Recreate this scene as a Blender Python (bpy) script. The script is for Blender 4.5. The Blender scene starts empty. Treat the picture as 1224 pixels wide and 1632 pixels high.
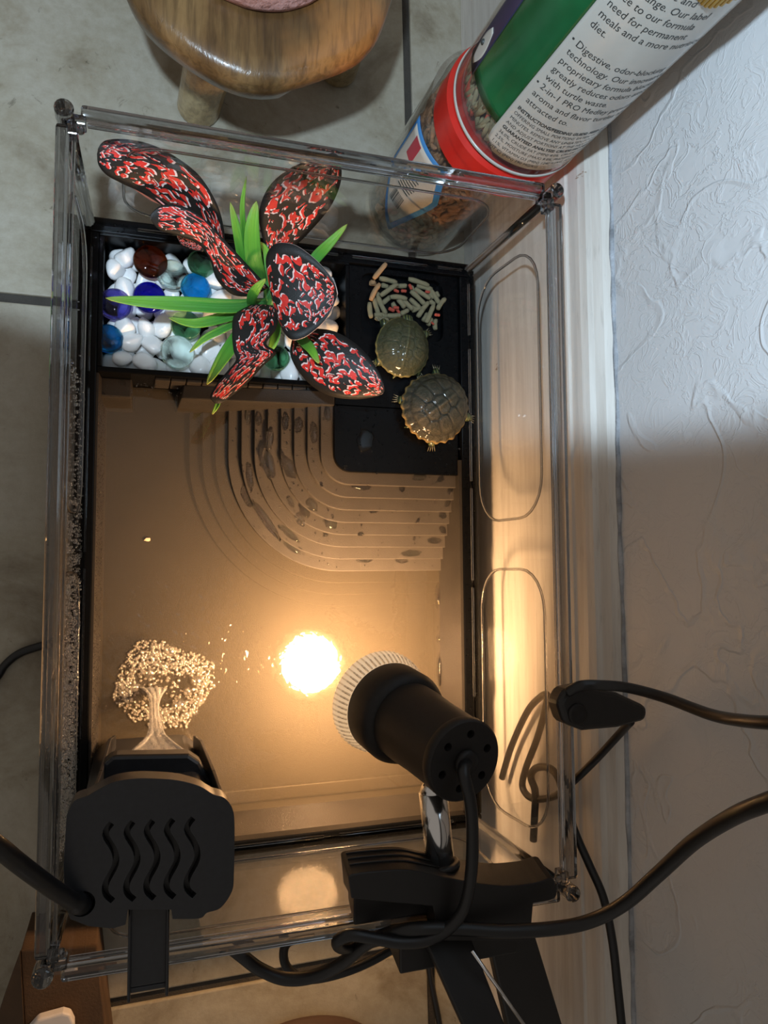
import bpy, bmesh, math, random
from mathutils import Vector, Matrix, noise
random.seed(7)
S = bpy.context.scene
COL = S.collection
PI = math.pi

# ------------------------------------------------------------------ camera
ROT = Matrix(((0.9505082, -0.0164587, -0.3102632), (-0.0059828, 0.9974412, -0.0712407), (0.3106418, 0.0695712, 0.9479776)))
CAM = Vector((-0.0985858, -0.0197615, 0.5481547)); FPX = 1214.93
cd = bpy.data.cameras.new('camera'); cam = bpy.data.objects.new('camera', cd); COL.objects.link(cam)
m4 = ROT.to_4x4(); m4.translation = CAM; cam.matrix_world = m4
cd.sensor_fit = 'VERTICAL'; cd.sensor_height = 24.0; cd.lens = 24.0 * FPX / 1632; cd.clip_start = .01; cd.clip_end = 50
S.camera = cam
def ray(x, y): return ROT @ Vector(((x - 612) / FPX, -(y - 816) / FPX, -1))
def at(x, y, z): d = ray(x, y); return CAM + d * ((z - CAM.z) / d.z)
def atx(x, y, X): d = ray(x, y); return CAM + d * ((X - CAM.x) / d.x)
# ------------------------------------------------------------------ world, lights, exposure
w = bpy.data.worlds.new('world'); S.world = w; w.use_nodes = True
w.node_tree.nodes['Background'].inputs[0].default_value = (.76, .68, .60, 1)
w.node_tree.nodes['Background'].inputs[1].default_value = 0.125
def aim(o, tgt):
    o.rotation_euler = (Vector(tgt) - o.location).to_track_quat('-Z', 'Y').to_euler()
# cool torch held above the scene beside the camera; its cone ends across the pool
ld = bpy.data.lights.new('cool_torch', 'SPOT'); lo = bpy.data.objects.new('cool_torch', ld); COL.objects.link(lo)
lo.location = (-.165, .065, .63); ld.color = (.64, .83, 1.0); ld.energy = 5.2; ld.shadow_soft_size = .012
u1 = (at(150, 560, .05) - lo.location).normalized(); u2 = (atx(860, 735, .15) - lo.location).normalized()
mm = (u1 + u2).normalized(); kk = u1.cross(u2).normalized(); kk = kk if kk.y > 0 else -kk; hc = math.radians(80); be = math.acos(math.cos(hc) / mm.dot(u1))
ld.spot_size = 2 * hc; ld.spot_blend = .05; aim(lo, lo.location + mm * math.cos(be) + kk * math.sin(be))
S.view_settings.view_transform = 'Standard'; S.view_settings.look = 'None'; S.view_settings.gamma = 1
S.view_settings.exposure = 1.35; S.view_settings.use_curve_mapping = False
BULB_E = 175.0

# ------------------------------------------------------------------ helpers
def tag(o, label=None, cat=None, group=None, kind=None):
    if label: o['label'] = label
    if cat: o['category'] = cat
    if group: o['group'] = group
    if kind: o['kind'] = kind
    return o
def empty(name, loc, label, cat, group=None):
    o = bpy.data.objects.new(name, None); o.location = loc; o.empty_display_size = .01; COL.objects.link(o)
    return tag(o, label, cat, group)
def link(name, me, mat=None, parent=None, smooth=False):
    if mat is not None and not me.materials: me.materials.append(mat)
    if smooth:
        for p in me.polygons: p.use_smooth = True
    o = bpy.data.objects.new(name, me); COL.objects.link(o)
    if parent is not None:
        o.parent = parent
        q = parent; T = Vector((0, 0, 0))
        while q is not None: T += Vector(q.location); q = q.parent
        o.location = -T       # vertices are given in world coordinates
    return o
class MB:
    """collects verts and faces in world coordinates"""
    def __init__(s): s.v = []; s.f = []; s.uv = None
    def add(s, vs, fs):
        n = len(s.v); s.v += [tuple(v) for v in vs]; s.f += [tuple(i + n for i in f) for f in fs]; return s
    def box(s, c, d, M=None):
        c = Vector(c); d = Vector(d) / 2
        vs = [Vector((x * d.x, y * d.y, z * d.z)) for x in (-1, 1) for y in (-1, 1) for z in (-1, 1)]
        if M: vs = [M @ v for v in vs]
        return s.add([c + v for v in vs], [(0, 1, 3, 2), (4, 6, 7, 5), (0, 4, 5, 1), (2, 3, 7, 6), (0, 2, 6, 4), (1, 5, 7, 3)])
    def bb(s, x0, x1, y0, y1, z0, z1): return s.box(((x0 + x1) / 2, (y0 + y1) / 2, (z0 + z1) / 2), (x1 - x0, y1 - y0, z1 - z0))
    def prism(s, poly, z0, z1):
        n = len(poly)
        vs = [(p[0], p[1], z0) for p in poly] + [(p[0], p[1], z1) for p in poly]
        return s.add(vs, [tuple(range(n))[::-1], tuple(range(n, 2 * n))] + [(i, (i + 1) % n, (i + 1) % n + n, i + n) for i in range(n)])
    def hexa(s, b, t):   # four bottom corners, four top corners
        return s.add(list(b) + list(t), [(3, 2, 1, 0), (4, 5, 6, 7)] + [(i, (i + 1) % 4, (i + 1) % 4 + 4, i + 4) for i in range(4)])
    def tube(s, pts, r, n=10, closed=False, flat=1.0, cap=True):
        pts = [Vector(p) for p in pts]; N = len(pts)
        rs = r if isinstance(r, (list, tuple)) else [r] * N
        base = len(s.v); up = None; rings = []
        for i, p in enumerate(pts):
            a = pts[(i - 1) % N] if (closed or i > 0) else pts[i]; b = pts[(i + 1) % N] if (closed or i < N - 1) else pts[i]
            t = (b - a).normalized()
            if up is None: up = Vector((0, 0, 1)) if abs(t.z) < .9 else Vector((1, 0, 0))
            u = (up - t * up.dot(t)).normalized(); up = u; v = t.cross(u)
            rings.append([p + (u * math.cos(2 * PI * k / n) * flat + v * math.sin(2 * PI * k / n)) * rs[i] for k in range(n)])
        fs = []
        for i in range(N if closed else N - 1):
            for k in range(n):
                j = (i + 1) % N; fs.append((i * n + k, i * n + (k + 1) % n, j * n + (k + 1) % n, j * n + k))
        if not closed and cap: fs += [tuple(range(n))[::-1], tuple((N - 1) * n + k for k in range(n))]
        return s.add([v for rr in rings for v in rr], fs)
    def lathe(s, prof, o=(0, 0, 0), axis=(0, 0, 1), n=40, close=False):
        """prof: (radius, height) pairs along axis"""
        o = Vector(o); a = Vector(axis).normalized(); u = a.orthogonal().normalized(); v = a.cross(u); N = len(prof)
        vs = [o + a * h + (u * math.cos(2 * PI * k / n) + v * math.sin(2 * PI * k / n)) * r for r, h in prof for k in range(n)]
        fs = [(i * n + k, i * n + (k + 1) % n, ((i + 1) % N) * n + (k + 1) % n, ((i + 1) % N) * n + k) for i in range(N if close else N - 1) for k in range(n)]
        if not close: fs += [tuple(range(n))[::-1], tuple((N - 1) * n + k for k in range(n))]
        return s.add(vs, fs)
    def ico(s, c, r, sub=1, sc=(1, 1, 1), M=None):
        bm = bmesh.new(); bmesh.ops.create_icosphere(bm, subdivisions=sub, radius=1)
        vs = []
        for v in bm.verts:
            q = Vector((v.co.x * sc[0] * r, v.co.y * sc[1] * r, v.co.z * sc[2] * r))
            if M: q = M @ q
            vs.append(q + Vector(c))
        s.add(vs, [[v.index for v in f.verts] for f in bm.faces]); bm.free(); return s
    def mesh(s, name):
        me = bpy.data.meshes.new(name); me.from_pydata(s.v, [], s.f)
        if s.uv:
            ul = me.uv_layers.new(name='UVMap')
            for l in me.loops: ul.data[l.index].uv = s.uv[l.vertex_index]
        bm = bmesh.new(); bm.from_mesh(me); bmesh.ops.recalc_face_normals(bm, faces=bm.faces); bm.to_mesh(me); bm.free()
        return me
    def build(s, name, mat, parent=None, smooth=False, bevel=0, seg=2):
        o = link(name, s.mesh(name), mat, parent, smooth)
        if bevel: add_bevel(o, bevel, seg)
        return o
def add_bevel(o, wd, seg=2):
    b = o.modifiers.new('bevel', 'BEVEL'); b.width = wd; b.segments = seg; b.limit_method = 'ANGLE'; b.angle_limit = math.radians(35)
    return o
def sharp(o, ang=40):
    """smooth shading broken at hard edges"""
    for p in o.data.polygons: p.use_smooth = True
    bm = bmesh.new(); bm.from_mesh(o.data)
    for e in bm.edges:
        if len(e.link_faces) == 2 and e.calc_face_angle(0) > math.radians(ang): e.smooth = False
    bm.to_mesh(o.data); bm.free(); return o
def spline(P, k=8, closed=False):
    P = [Vector(p) for p in P]; n = len(P); out = []
    for i in range(n if closed else n - 1):
        if closed: a, b, c, d = P[i - 1], P[i], P[(i + 1) % n], P[(i + 2) % n]
        else: a, b, c, d = P[max(i - 1, 0)], P[i], P[i + 1], P[min(i + 2, n - 1)]
        for j in range(k):
            t = j / k
            out.append(.5 * ((2 * b) + (c - a) * t + (2 * a - 5 * b + 4 * c - d) * t * t + (3 * b - a - 3 * c + d) * t ** 3))
    if not closed: out.append(P[-1])
    return out
def rrect(x0, x1, y0, y1, r, k=6):
    out = []
    for cx, cy, a in ((x1 - r, y1 - r, 0), (x0 + r, y1 - r, 90), (x0 + r, y0 + r, 180), (x1 - r, y0 + r, 270)):
        for j in range(k + 1):
            q = math.radians(a + 90 * j / k); out.append((cx + r * math.cos(q), cy + r * math.sin(q)))
    return out
def cut(o, cutters):
    """subtract cutter MBs from o, bake the result"""
    obs = []
    for c in cutters:
        q = c.build('cutter', None); obs.append(q)
        m = o.modifiers.new('cut', 'BOOLEAN'); m.operation = 'DIFFERENCE'; m.solver = 'EXACT'; m.object = q
        q.location = (0, 0, 0)
    bpy.context.view_layer.update()
    dg = bpy.context.evaluated_depsgraph_get()
    me = bpy.data.meshes.new_from_object(o.evaluated_get(dg)); o.modifiers.clear(); o.data = me
    for q in obs: bpy.data.objects.remove(q)
    return o

# ------------------------------------------------------------------ materials
class NT:
    def __init__(s, name):
        s.m = bpy.data.materials.new(name); s.m.use_nodes = True; s.t = s.m.node_tree; s.n = s.t.nodes; s.l = s.t.links
        s.b = s.n['Principled BSDF']; s.out = s.n['Material Output']
    def a(s, typ, **k):
        n = s.n.new(typ)
        for q, v in k.items():
            if q.startswith('_'): n.inputs[q[1:].replace('_', ' ')].default_value = v
            else: setattr(n, q, v)
        return n
    def L(s, a, b): s.l.new(a, b)
    def co(s, kind='Object', scale=None, rot=None):
        t = s.a('ShaderNodeTexCoord').outputs[kind]
        if scale is not None or rot is not None:
            mp = s.a('ShaderNodeMapping'); s.L(t, mp.inputs[0])
            if scale is not None: mp.inputs['Scale'].default_value = scale
            if rot is not None: mp.inputs['Rotation'].default_value = rot
            t = mp.outputs[0]
        return t
    def noise(s, co, sc, det=4, rough=.5, dist=0):
        n = s.a('ShaderNodeTexNoise'); n.inputs['Scale'].default_value = sc; n.inputs['Detail'].default_value = det
        n.inputs['Roughness'].default_value = rough; n.inputs['Distortion'].default_value = dist
        if co is not None: s.L(co, n.inputs['Vector'])
        return n.outputs[0]
    def ramp(s, fac, stops, interp='LINEAR'):
        r = s.a('ShaderNodeValToRGB'); r.color_ramp.interpolation = interp; e = r.color_ramp.elements
        while len(e) < len(stops): e.new(.5)
        for q, (p, c) in zip(e, stops):
            q.position = p; q.color = (c, c, c, 1) if isinstance(c, (int, float)) else (*c, 1)
        s.L(fac, r.inputs[0]); return r.outputs[0]
    def mix(s, f, a, b, mode='MIX'):
        m = s.a('ShaderNodeMix', data_type='RGBA', blend_type=mode)
        for i, v in ((0, f), (6, a), (7, b)):
            if hasattr(v, 'node'): s.L(v, m.inputs[i])
            else: m.inputs[i].default_value = v if i == 0 else (*v, 1)
        return m.outputs[2]
    def math(s, op, a, b=0, clamp=False):
        m = s.a('ShaderNodeMath', operation=op, use_clamp=clamp)
        for i, v in ((0, a), (1, b)):
            if hasattr(v, 'node'): s.L(v, m.inputs[i])
            else: m.inputs[i].default_value = v
        return m.outputs[0]
    def bump(s, h, dist=.001, st=1):
        b = s.a('ShaderNodeBump'); b.inputs['Distance'].default_value = dist; b.inputs['Strength'].default_value = st
        s.L(h, b.inputs['Height']); s.L(b.outputs[0], s.b.inputs['Normal']); return b.outputs[0]
    def set(s, **k):
        for q, v in k.items():
            i = s.b.inputs[q.replace('_', ' ')]
            if hasattr(v, 'node'): s.L(v, i)
            else: i.default_value = (*v, 1) if isinstance(v, tuple) and len(v) == 3 else v
        return s
def plain(name, col, rough=.5, metal=0, spec=.5, bump=0, bs=400, var=.12, **k):
    n = NT(name); c = n.co()
    ns = n.noise(c, bs * .12, 3)
    n.set(Base_Color=n.mix(n.ramp(ns, [(.3, 0), (.7, 1)]), tuple(x * (1 - var) for x in col), tuple(min(1, x * (1 + var)) for x in col)), Roughness=rough, Metallic=metal)
    n.b.inputs['Specular IOR Level'].default_value = spec
    if bump: n.bump(n.noise(c, bs, 3), bump)
    n.set(**k); return n.m
def clear(name, tint=(1, 1, 1), diff=0, dcol=(.5, .5, .5), ior_f0=.04, rough=.0, bumpfn=None):
    """thin clear plastic or still water: transmits straight on, mirrors by Schlick's curve"""
    n = NT(name); n.n.remove(n.b)
    lw = n.a('ShaderNodeLayerWeight'); lw.inputs[0].default_value = .5
    tr = n.a('ShaderNodeBsdfTransparent'); tr.inputs[0].default_value = (*tint, 1)
    gl = n.a('ShaderNodeBsdfAnisotropic'); gl.inputs['Roughness'].default_value = rough; gl.inputs[0].default_value = (1, 1, 1, 1)
    f = n.math('MULTIPLY_ADD', n.math('POWER', lw.outputs['Facing'], 5), 1 - ior_f0); n.n[-1].inputs[2].default_value = ior_f0
    if bumpfn:
        b = n.a('ShaderNodeBump'); h, dist = bumpfn(n); b.inputs['Distance'].default_value = dist; n.L(h, b.inputs['Height'])
        n.L(b.outputs[0], gl.inputs['Normal']); n.L(b.outputs[0], lw.inputs['Normal'])
    base = tr.outputs[0]
    if diff:
        df = n.a('ShaderNodeBsdfDiffuse'); df.inputs[0].default_value = (*dcol, 1); mm = n.a('ShaderNodeMixShader')
        mm.inputs[0].default_value = diff; n.L(base, mm.inputs[1]); n.L(df.outputs[0], mm.inputs[2]); base = mm.outputs[0]
    ms = n.a('ShaderNodeMixShader'); n.L(f, ms.inputs[0]); n.L(base, ms.inputs[1]); n.L(gl.outputs[0], ms.inputs[2])
    n.L(ms.outputs[0], n.out.inputs[0]); return n.m
def glass(name, col=(1, 1, 1), rough=0.0, ior=1.49):
    n = NT(name); n.set(Base_Color=col, Roughness=rough, IOR=ior, Transmission_Weight=1.0); return n.m

M = {}
M['panel'] = clear('clear_acrylic', (.97, .97, .965), diff=.004, dcol=(.6, .6, .6))
M['rod'] = glass('acrylic_rod', (.50, .51, .53), .02)
M['ridge'] = glass('acrylic_ridge', (.55, .55, .56), .0)
M['black'] = plain('black_tray_plastic', (.0022, .0024, .0028), .26, spec=.08, bump=.00004, bs=3000)
def m_pool(name='matt_black_pool_plastic', lo=(.018, .0158, .0138), hi=(.030, .026, .022), ro=.42):
    n = NT(name); c = n.co()
    n.set(Base_Color=n.mix(n.ramp(n.noise(c, 14, 5, .6), [(.35, 0), (.7, 1)]), lo, hi), Roughness=ro); n.b.inputs['Specular IOR Level'].default_value = .14
    n.bump(n.noise(c, 1800, 2), .00016); return n.m
M['pool'] = m_pool(); M['step'] = m_pool('lamplit_stair_plastic', (.040, .035, .030), (.060, .052, .044), .5)  # same black plastic, lightened on the stairs to carry the lamp's warm sheen
M['blackcord'] = plain('black_cord_rubber', (.008, .008, .009), .38)
M['lampblack'] = plain('lamp_housing_black', (.016, .014, .013), .5, spec=.3, bump=.00005, bs=4000)
M['clampblack'] = plain('clamp_black_plastic', (.012, .011, .011), .42)
M['filter'] = plain('filter_dark_plastic', (.017, .018, .021), .3, bump=.00003, bs=3000)
M['dark'] = plain('recess_black', (.003, .003, .003), .7)
M['chrome'] = plain('chrome', (.8, .8, .8), .16, metal=1, var=.02)
def m_tile():
    n = NT('stone_look_floor_tile'); c = n.co()
    big = n.ramp(n.noise(c, 9, 8, .62, .8), [(.34, (.20, .155, .09)), (.46, (.38, .335, .24)), (.58, (.46, .42, .33)), (.70, (.32, .27, .18))])
    fine = n.noise(c, 140, 6, .7); pits = n.ramp(n.noise(c, 55, 8, .75, 1.2), [(.30, (.35, .33, .3)), (.38, (1, 1, 1))])
    n.set(Base_Color=n.mix(.9, n.mix(.25, big, n.ramp(fine, [(.3, (.12, .1, .08)), (.7, (.4, .39, .36))])), pits, 'MULTIPLY'), Roughness=n.ramp(fine, [(.3, .35), (.7, .6)]))
    n.bump(n.noise(c, 60, 8, .7), .0006); return n.m
M['tile'] = m_tile()
M['grout'] = plain('dark_floor_grout', (.055, .048, .04), .9, bump=.0005, bs=900)
def m_wall():
    n = NT('knockdown_plaster_wall'); c = n.co(scale=(1, 1, 1))
    w1 = n.noise(c, 13, 3, .5, .7); w2 = n.noise(c, 60, 4, .6, .8)
    # thin raised and folded edges of trowelled plaster
    e1 = n.ramp(w1, [(.44, 0), (.468, .9), (.475, 1), (.49, .15), (.6, .35)])
    e2 = n.ramp(w2, [(.40, 0), (.46, .6), (.475, .75), (.5, .1), (.58, .1), (.60, .5), (.62, .2)])
    msk = n.ramp(n.noise(c, 7, 2), [(.35, .25), (.6, 1)])
    h = n.math('ADD', n.math('MULTIPLY', e1, 1.0), n.math('MULTIPLY', n.math('MULTIPLY', e2, msk), .8))
    h = n.math('ADD', h, n.math('MULTIPLY', n.noise(c, 300, 3), .06))
    n.set(Base_Color=n.mix(n.noise(c, 5, 4), (.56, .56, .565), (.66, .665, .67)), Roughness=.42)
    n.bump(h, .0008, .75); return n.m
M['wall'] = m_wall()
def m_base():
    n = NT('worn_white_painted_wood'); c = n.co(scale=(1, .06, 1))
    st = n.noise(c, 120, 6, .6, .3); st2 = n.noise(n.co(scale=(1, .12, 1)), 420, 4, .6)
    col = n.mix(n.ramp(st, [(.38, 0), (.62, 1)]), (.56, .52, .47), (.68, .65, .60))
    col = n.mix(n.ramp(st2, [(.30, .3), (.42, 0)]), col, (.36, .33, .3))
    chips = n.ramp(n.noise(n.co(), 30, 5, .7, .5), [(.70, 0), (.73, 1)])
    n.set(Base_Color=n.mix(chips, col, (.25, .16, .09)), Roughness=.45); n.bump(st, .0003); return n.m
M['baseboard'] = m_base()
M['caulk'] = plain('dirty_caulk', (.33, .35, .38), .8, bump=.001, bs=600, var=.4)
def m_wood(name, dark, mid, light, sc=14, rot=(0, 0, 0)):
    n = NT(name); c = n.co(scale=(1, .22, .6), rot=rot)
    d = n.noise(c, sc, 6, .6, 1.8); g = n.noise(n.co(scale=(1, .08, 1), rot=rot), 260, 4, .6, .4)
    col = n.ramp(d, [(.3, dark), (.48, mid), (.62, light), (.75, mid)])
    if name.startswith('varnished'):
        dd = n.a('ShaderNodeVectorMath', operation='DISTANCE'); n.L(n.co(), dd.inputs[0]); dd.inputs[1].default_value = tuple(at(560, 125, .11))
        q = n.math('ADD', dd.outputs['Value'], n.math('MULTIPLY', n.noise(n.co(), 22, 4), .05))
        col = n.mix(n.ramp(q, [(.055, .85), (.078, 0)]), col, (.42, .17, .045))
    n.set(Base_Color=n.mix(n.ramp(g, [(.35, .45), (.55, 0)]), col, tuple(x * .5 for x in dark)), Roughness=.3); n.bump(g, .0004)
    n.b.inputs['Coat Weight'].default_value = .25; return n.m
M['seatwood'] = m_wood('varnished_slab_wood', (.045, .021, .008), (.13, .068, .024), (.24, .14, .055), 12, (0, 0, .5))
M['legwood'] = m_wood('pale_peg_wood', (.22, .15, .07), (.38, .28, .14), (.46, .36, .2), 16)
M['salt'] = plain('pink_rough_stone', (.42, .22, .19), .55, bump=.003, bs=180, var=.25)
M['pebble'] = plain('white_polished_pebble', (.80, .80, .79), .28, bump=.0002, bs=300, var=.06)
def gemmat(name, col):
    n = NT(name); n.set(Base_Color=col, Roughness=0.0, IOR=1.5, Transmission_Weight=1.0)
    tr = n.a('ShaderNodeBsdfTransparent'); tr.inputs[0].default_value = (*[min(1, c ** .6) for c in col], 1); ms = n.a('ShaderNodeMixShader'); ms.inputs[0].default_value = .35
    n.L(n.b.outputs[0], ms.inputs[1]); n.L(tr.outputs[0], ms.inputs[2]); n.L(ms.outputs[0], n.out.inputs[0]); return n.m
GEM = {'amber': gemmat('amber_brown_glass', (.22, .06, .02)), 'clear': gemmat('clear_glass', (.86, .96, .93)), 'green': gemmat('green_glass', (.30, .62, .42)),
       'aqua': gemmat('aqua_blue_glass', (.04, .42, .72)), 'cobalt': gemmat('cobalt_glass', (.015, .02, .45)), 'violet': gemmat('violet_blue_glass', (.28, .28, .72))}
def m_leaf():
    n = NT('printed_red_black_leaf'); uv = n.a('ShaderNodeUVMap').outputs[0]
    sx = n.a('ShaderNodeSeparateXYZ'); n.L(uv, sx.inputs[0]); u, v = sx.outputs[0], sx.outputs[1]
    mp = n.a('ShaderNodeMapping'); mp.inputs['Scale'].default_value = (6.5, 4.2, 1); n.L(uv, mp.inputs[0])
    oi = n.a('ShaderNodeObjectInfo'); vm = n.a('ShaderNodeVectorMath', operation='ADD'); n.L(mp.outputs[0], vm.inputs[0]); n.L(oi.outputs['Random'], vm.inputs[1])
    cs = vm.outputs[0]
    v2 = n.a('ShaderNodeVectorMath', operation='ADD'); n.L(cs, v2.inputs[0]); v2.inputs[1].default_value = (.07, .05, 0)
    ns = n.noise(cs, 2.5, 1.2, .4, 1.1); ns2 = n.noise(v2.outputs[0], 2.5, 1.2, .4, 1.1)
    ed = n.math('MULTIPLY', n.math('MULTIPLY', v, n.math('SUBTRACT', 1, v)), 4)          # 0 at margins, 1 at midrib
    edm = n.ramp(ed, [(.16, 0), (.40, 1)]); um = n.ramp(u, [(.0, .8), (.12, 1), (.86, 1), (.94, 0)])
    pen = n.math('MULTIPLY', n.math('SUBTRACT', 1, n.math('MULTIPLY', edm, um)), .4)
    red = n.mix(n.noise(cs, 9, 3), (.42, .014, .010), (.66, .04, .028))
    isw = n.ramp(n.math('SUBTRACT', ns2, pen), [(0, 0), (.545, 1)], 'CONSTANT'); isred = n.ramp(n.math('SUBTRACT', ns, pen), [(0, 0), (.545, 1)], 'CONSTANT')
    n.set(Base_Color=n.mix(isred, n.mix(isw, (.012, .011, .010), (.66, .52, .50)), red), Roughness=.5)
    n.b.inputs['Specular IOR Level'].default_value = .25
    fib = n.noise(n.co(scale=(1, 1, 1)), 1500, 2); n.bump(fib, .00012); return n.m
M['leaf'] = m_leaf()
M['leafedge'] = plain('pale_leaf_edge', (.55, .42, .38), .5)
def m_blade():
    n = NT('green_plastic_blade'); uv = n.a('ShaderNodeUVMap').outputs[0]
    sx = n.a('ShaderNodeSeparateXYZ'); n.L(uv, sx.inputs[0])
    mp = n.a('ShaderNodeMapping'); mp.inputs['Scale'].default_value = (.4, 26, 1); n.L(uv, mp.inputs[0])
    st = n.noise(mp.outputs[0], 1.3, 2)
    col = n.ramp(sx.outputs[0], [(0, (.03, .13, .03)), (.4, (.07, .30, .03)), (.8, (.20, .46, .04)), (1, (.40, .45, .10))])
    n.set(Base_Color=n.mix(n.ramp(st, [(.35, .5), (.6, 0)]), col, (.02, .12, .02)), Roughness=.35); n.bump(st, .0004)
    return n.m
M['blade'] = m_blade()
def vc_mat(name, rough, bumps=None, coat=0):
    n = NT(name); a = n.a('ShaderNodeAttribute'); a.attribute_name = 'col'
    ns = n.noise(n.co(), 260, 5, .65)
    n.set(Base_Color=n.mix(n.ramp(ns, [(.35, .45), (.6, 0)]), a.outputs[0], (.02, .022, .012)), Roughness=rough)
    n.b.inputs['Coat Weight'].default_value = coat; n.b.inputs['Coat Roughness'].default_value = .12; n.b.inputs['Specular IOR Level'].default_value = .3
    n.bump(n.noise(n.co(), 700, 4, .7), .0009); return n.m
M['shell'] = vc_mat('wet_turtle_shell', .42, coat=.3)
def m_skin():
    n = NT('striped_turtle_skin'); c = n.co(scale=(1, 1, 1))
    wv = n.a('ShaderNodeTexWave'); wv.inputs['Scale'].default_value = 160; wv.inputs['Distortion'].default_value = 3; n.L(c, wv.inputs[0])
    n.set(Base_Color=n.ramp(wv.outputs[1], [(.6, (.014, .022, .011)), (.85, (.10, .11, .035))]), Roughness=.35); return n.m
M['skin'] = m_skin()
M['claw'] = plain('horn_claw', (.14, .12, .07), .4)
M['pellet'] = plain('olive_food_pellet', (.25, .22, .125), .75, bump=.0004, bs=1500, var=.25)
M['pellettan'] = plain('tan_food_pellet', (.42, .25, .12), .75, bump=.0004, bs=1500, var=.25)
M['pelletred'] = plain('red_food_pellet', (.45, .07, .04), .7, bump=.0004, bs=1500, var=.25)
M['shrimp'] = plain('dried_shrimp', (.30, .15, .07), .6, bump=.0006, bs=900, var=.5)
M['jarclear'] = clear('jar_plastic', (.93, .93, .92), diff=.02, dcol=(.7, .7, .7), ior_f0=.05)
M['redlid'] = plain('red_plastic_lid', (.50, .018, .012), .3)
M['labelwhite'] = plain('satin_label_white', (.44, .42, .375), .2, var=.03)
M['labelgreen'] = plain('glossy_label_green', (.008, .085, .028), .2, var=.35, bs=200)
M['labelnavy'] = plain('label_navy', (.02, .022, .06), .25)
M['labelblue'] = plain('label_blue', (.04, .18, .42), .4)
M['labelgold'] = plain('label_gold', (.62, .42, .08), .35)
M['labelred'] = plain('label_red', (.35, .03, .05), .4)
M['ink'] = plain('label_ink', (.03, .035, .035), .5)
M['card'] = plain('brown_cardboard', (.075, .040, .018), .85, bump=.0003, bs=700)
M['whiteplastic'] = plain('white_plastic', (.72, .66, .62), .4)
M['flake'] = plain('cream_flake', (.75, .62, .42), .6)
def poolbump(n):
    c = n.co(); g = n.a('ShaderNodeVectorMath', operation='DISTANCE'); n.L(c, g.inputs[0]); g.inputs[1].default_value = (-.08, -.085, .0235)
    f = n.ramp(g.outputs['Value'], [(.0, 1), (.04, .5), (.075, .05), (.25, .03)])
    return n.math('MULTIPLY', n.noise(c, 150, 3, .5, .6), f), .0022
M['water'] = clear('pool_water', (.93, .90, .84), diff=.045, dcol=(.40, .35, .28), ior_f0=.035, bumpfn=poolbump)
M['drop'] = glass('water_drop', (.97, .97, .97), 0, 1.33)
M['froth'] = clear('fine_froth', (.95, .92, .88), diff=.13, dcol=(.85, .8, .7), ior_f0=.12)
M['foam'] = clear('bubble_film', (.97, .95, .92), diff=.03, dcol=(.8, .75, .65), ior_f0=.10)
def m_fall():
    n = NT('falling_water'); n.set(Base_Color=(.95, .93, .9), Roughness=.05, IOR=1.33, Transmission_Weight=.85)
    n.bump(n.noise(n.co(scale=(1, .3, .3)), 500, 3), .0012); return n.m
M['fall'] = m_fall()
def m_bulb():
    n = NT('lit_bulb_face'); c = n.co()
    n.set(Base_Color=(.9, .85, .75)); n.b.inputs['Emission Color'].default_value = (1, .58, .275, 1); n.b.inputs['Emission Strength'].default_value = BULB_E
    return n.m
M['bulbface'] = m_bulb()
M['bulbrim'] = NT('lit_bulb_glass_rim').set(Base_Color=(.9, .85, .8), Roughness=.15, Emission_Color=(1, .62, .30), Emission_Strength=.22).m

# ------------------------------------------------------------------ setting: floor with tiles, baseboard, wall
fl = MB().bb(-1.6, .17, -1.2, 1.5, -.03, -.0025).build('floor', M['grout']); tag(fl, kind='structure')
YS = [-.772, -.303, .160, .626, 1.092]
def gx(k, y): return (.109 - .018 * (y - .05)) + .466 * k
def gy(k, x): return YS[k] + .012 * (x + .1) * (1 if YS[k] < 0 else -.2)
g = .0031
for i in range(-3, 1):
    for j in range(4):
        xs = (gx(i, 0), min(gx(i + 1, 0), .1685))
        def cn(ix, jy, sx, sy):
            y = YS[jy]; x = gx(ix, y); X = min(x + sx * g, .1685) if ix <= 0 else .1685
            return (X, gy(jy, X) + sy * g)
        q = [cn(i, j, 1, 1), cn(i + 1, j, -1, 1), cn(i + 1, j + 1, -1, -1), cn(i, j + 1, 1, -1)]
        MB().prism(q, -.012, 0).build('tile', M['tile'], fl, bevel=.0012)
wl = MB().bb(.165, .30, -1.2, 1.5, .0, 1.6).build('wall_right', M['wall']); tag(wl, kind='structure')
bp = [(.165, 0), (.165, .1765), (.1635, .1765), (.1600, .1735), (.1570, .168), (.1545, .1655), (.1530, .1600), (.1525, .1500), (.1512, .1485), (.1500, .1400), (.1500, 0)]
n_ = len(bp); b_ = MB()
b_.add([(x, y, z) for y in (-1.2, 1.5) for x, z in bp], [tuple(range(n_)), tuple(range(n_, 2 * n_))] + [(i, (i + 1) % n_, (i + 1) % n_ + n_, i + n_) for i in range(n_)])
bo = b_.build('baseboard_right', M['baseboard'], bevel=.0006); tag(bo, kind='structure')
ck = []
for k in range(90):
    y = -.5 + k * .0125; ck.append((.1648 + .0004 * random.uniform(-1, 1), y, .1770 + random.uniform(-.0007, .0007)))
tag(MB().tube(ck, [.0011 + random.uniform(0, .0007) for _ in ck], 6).build('trim_1', M['caulk'], smooth=True), kind='structure')

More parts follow.
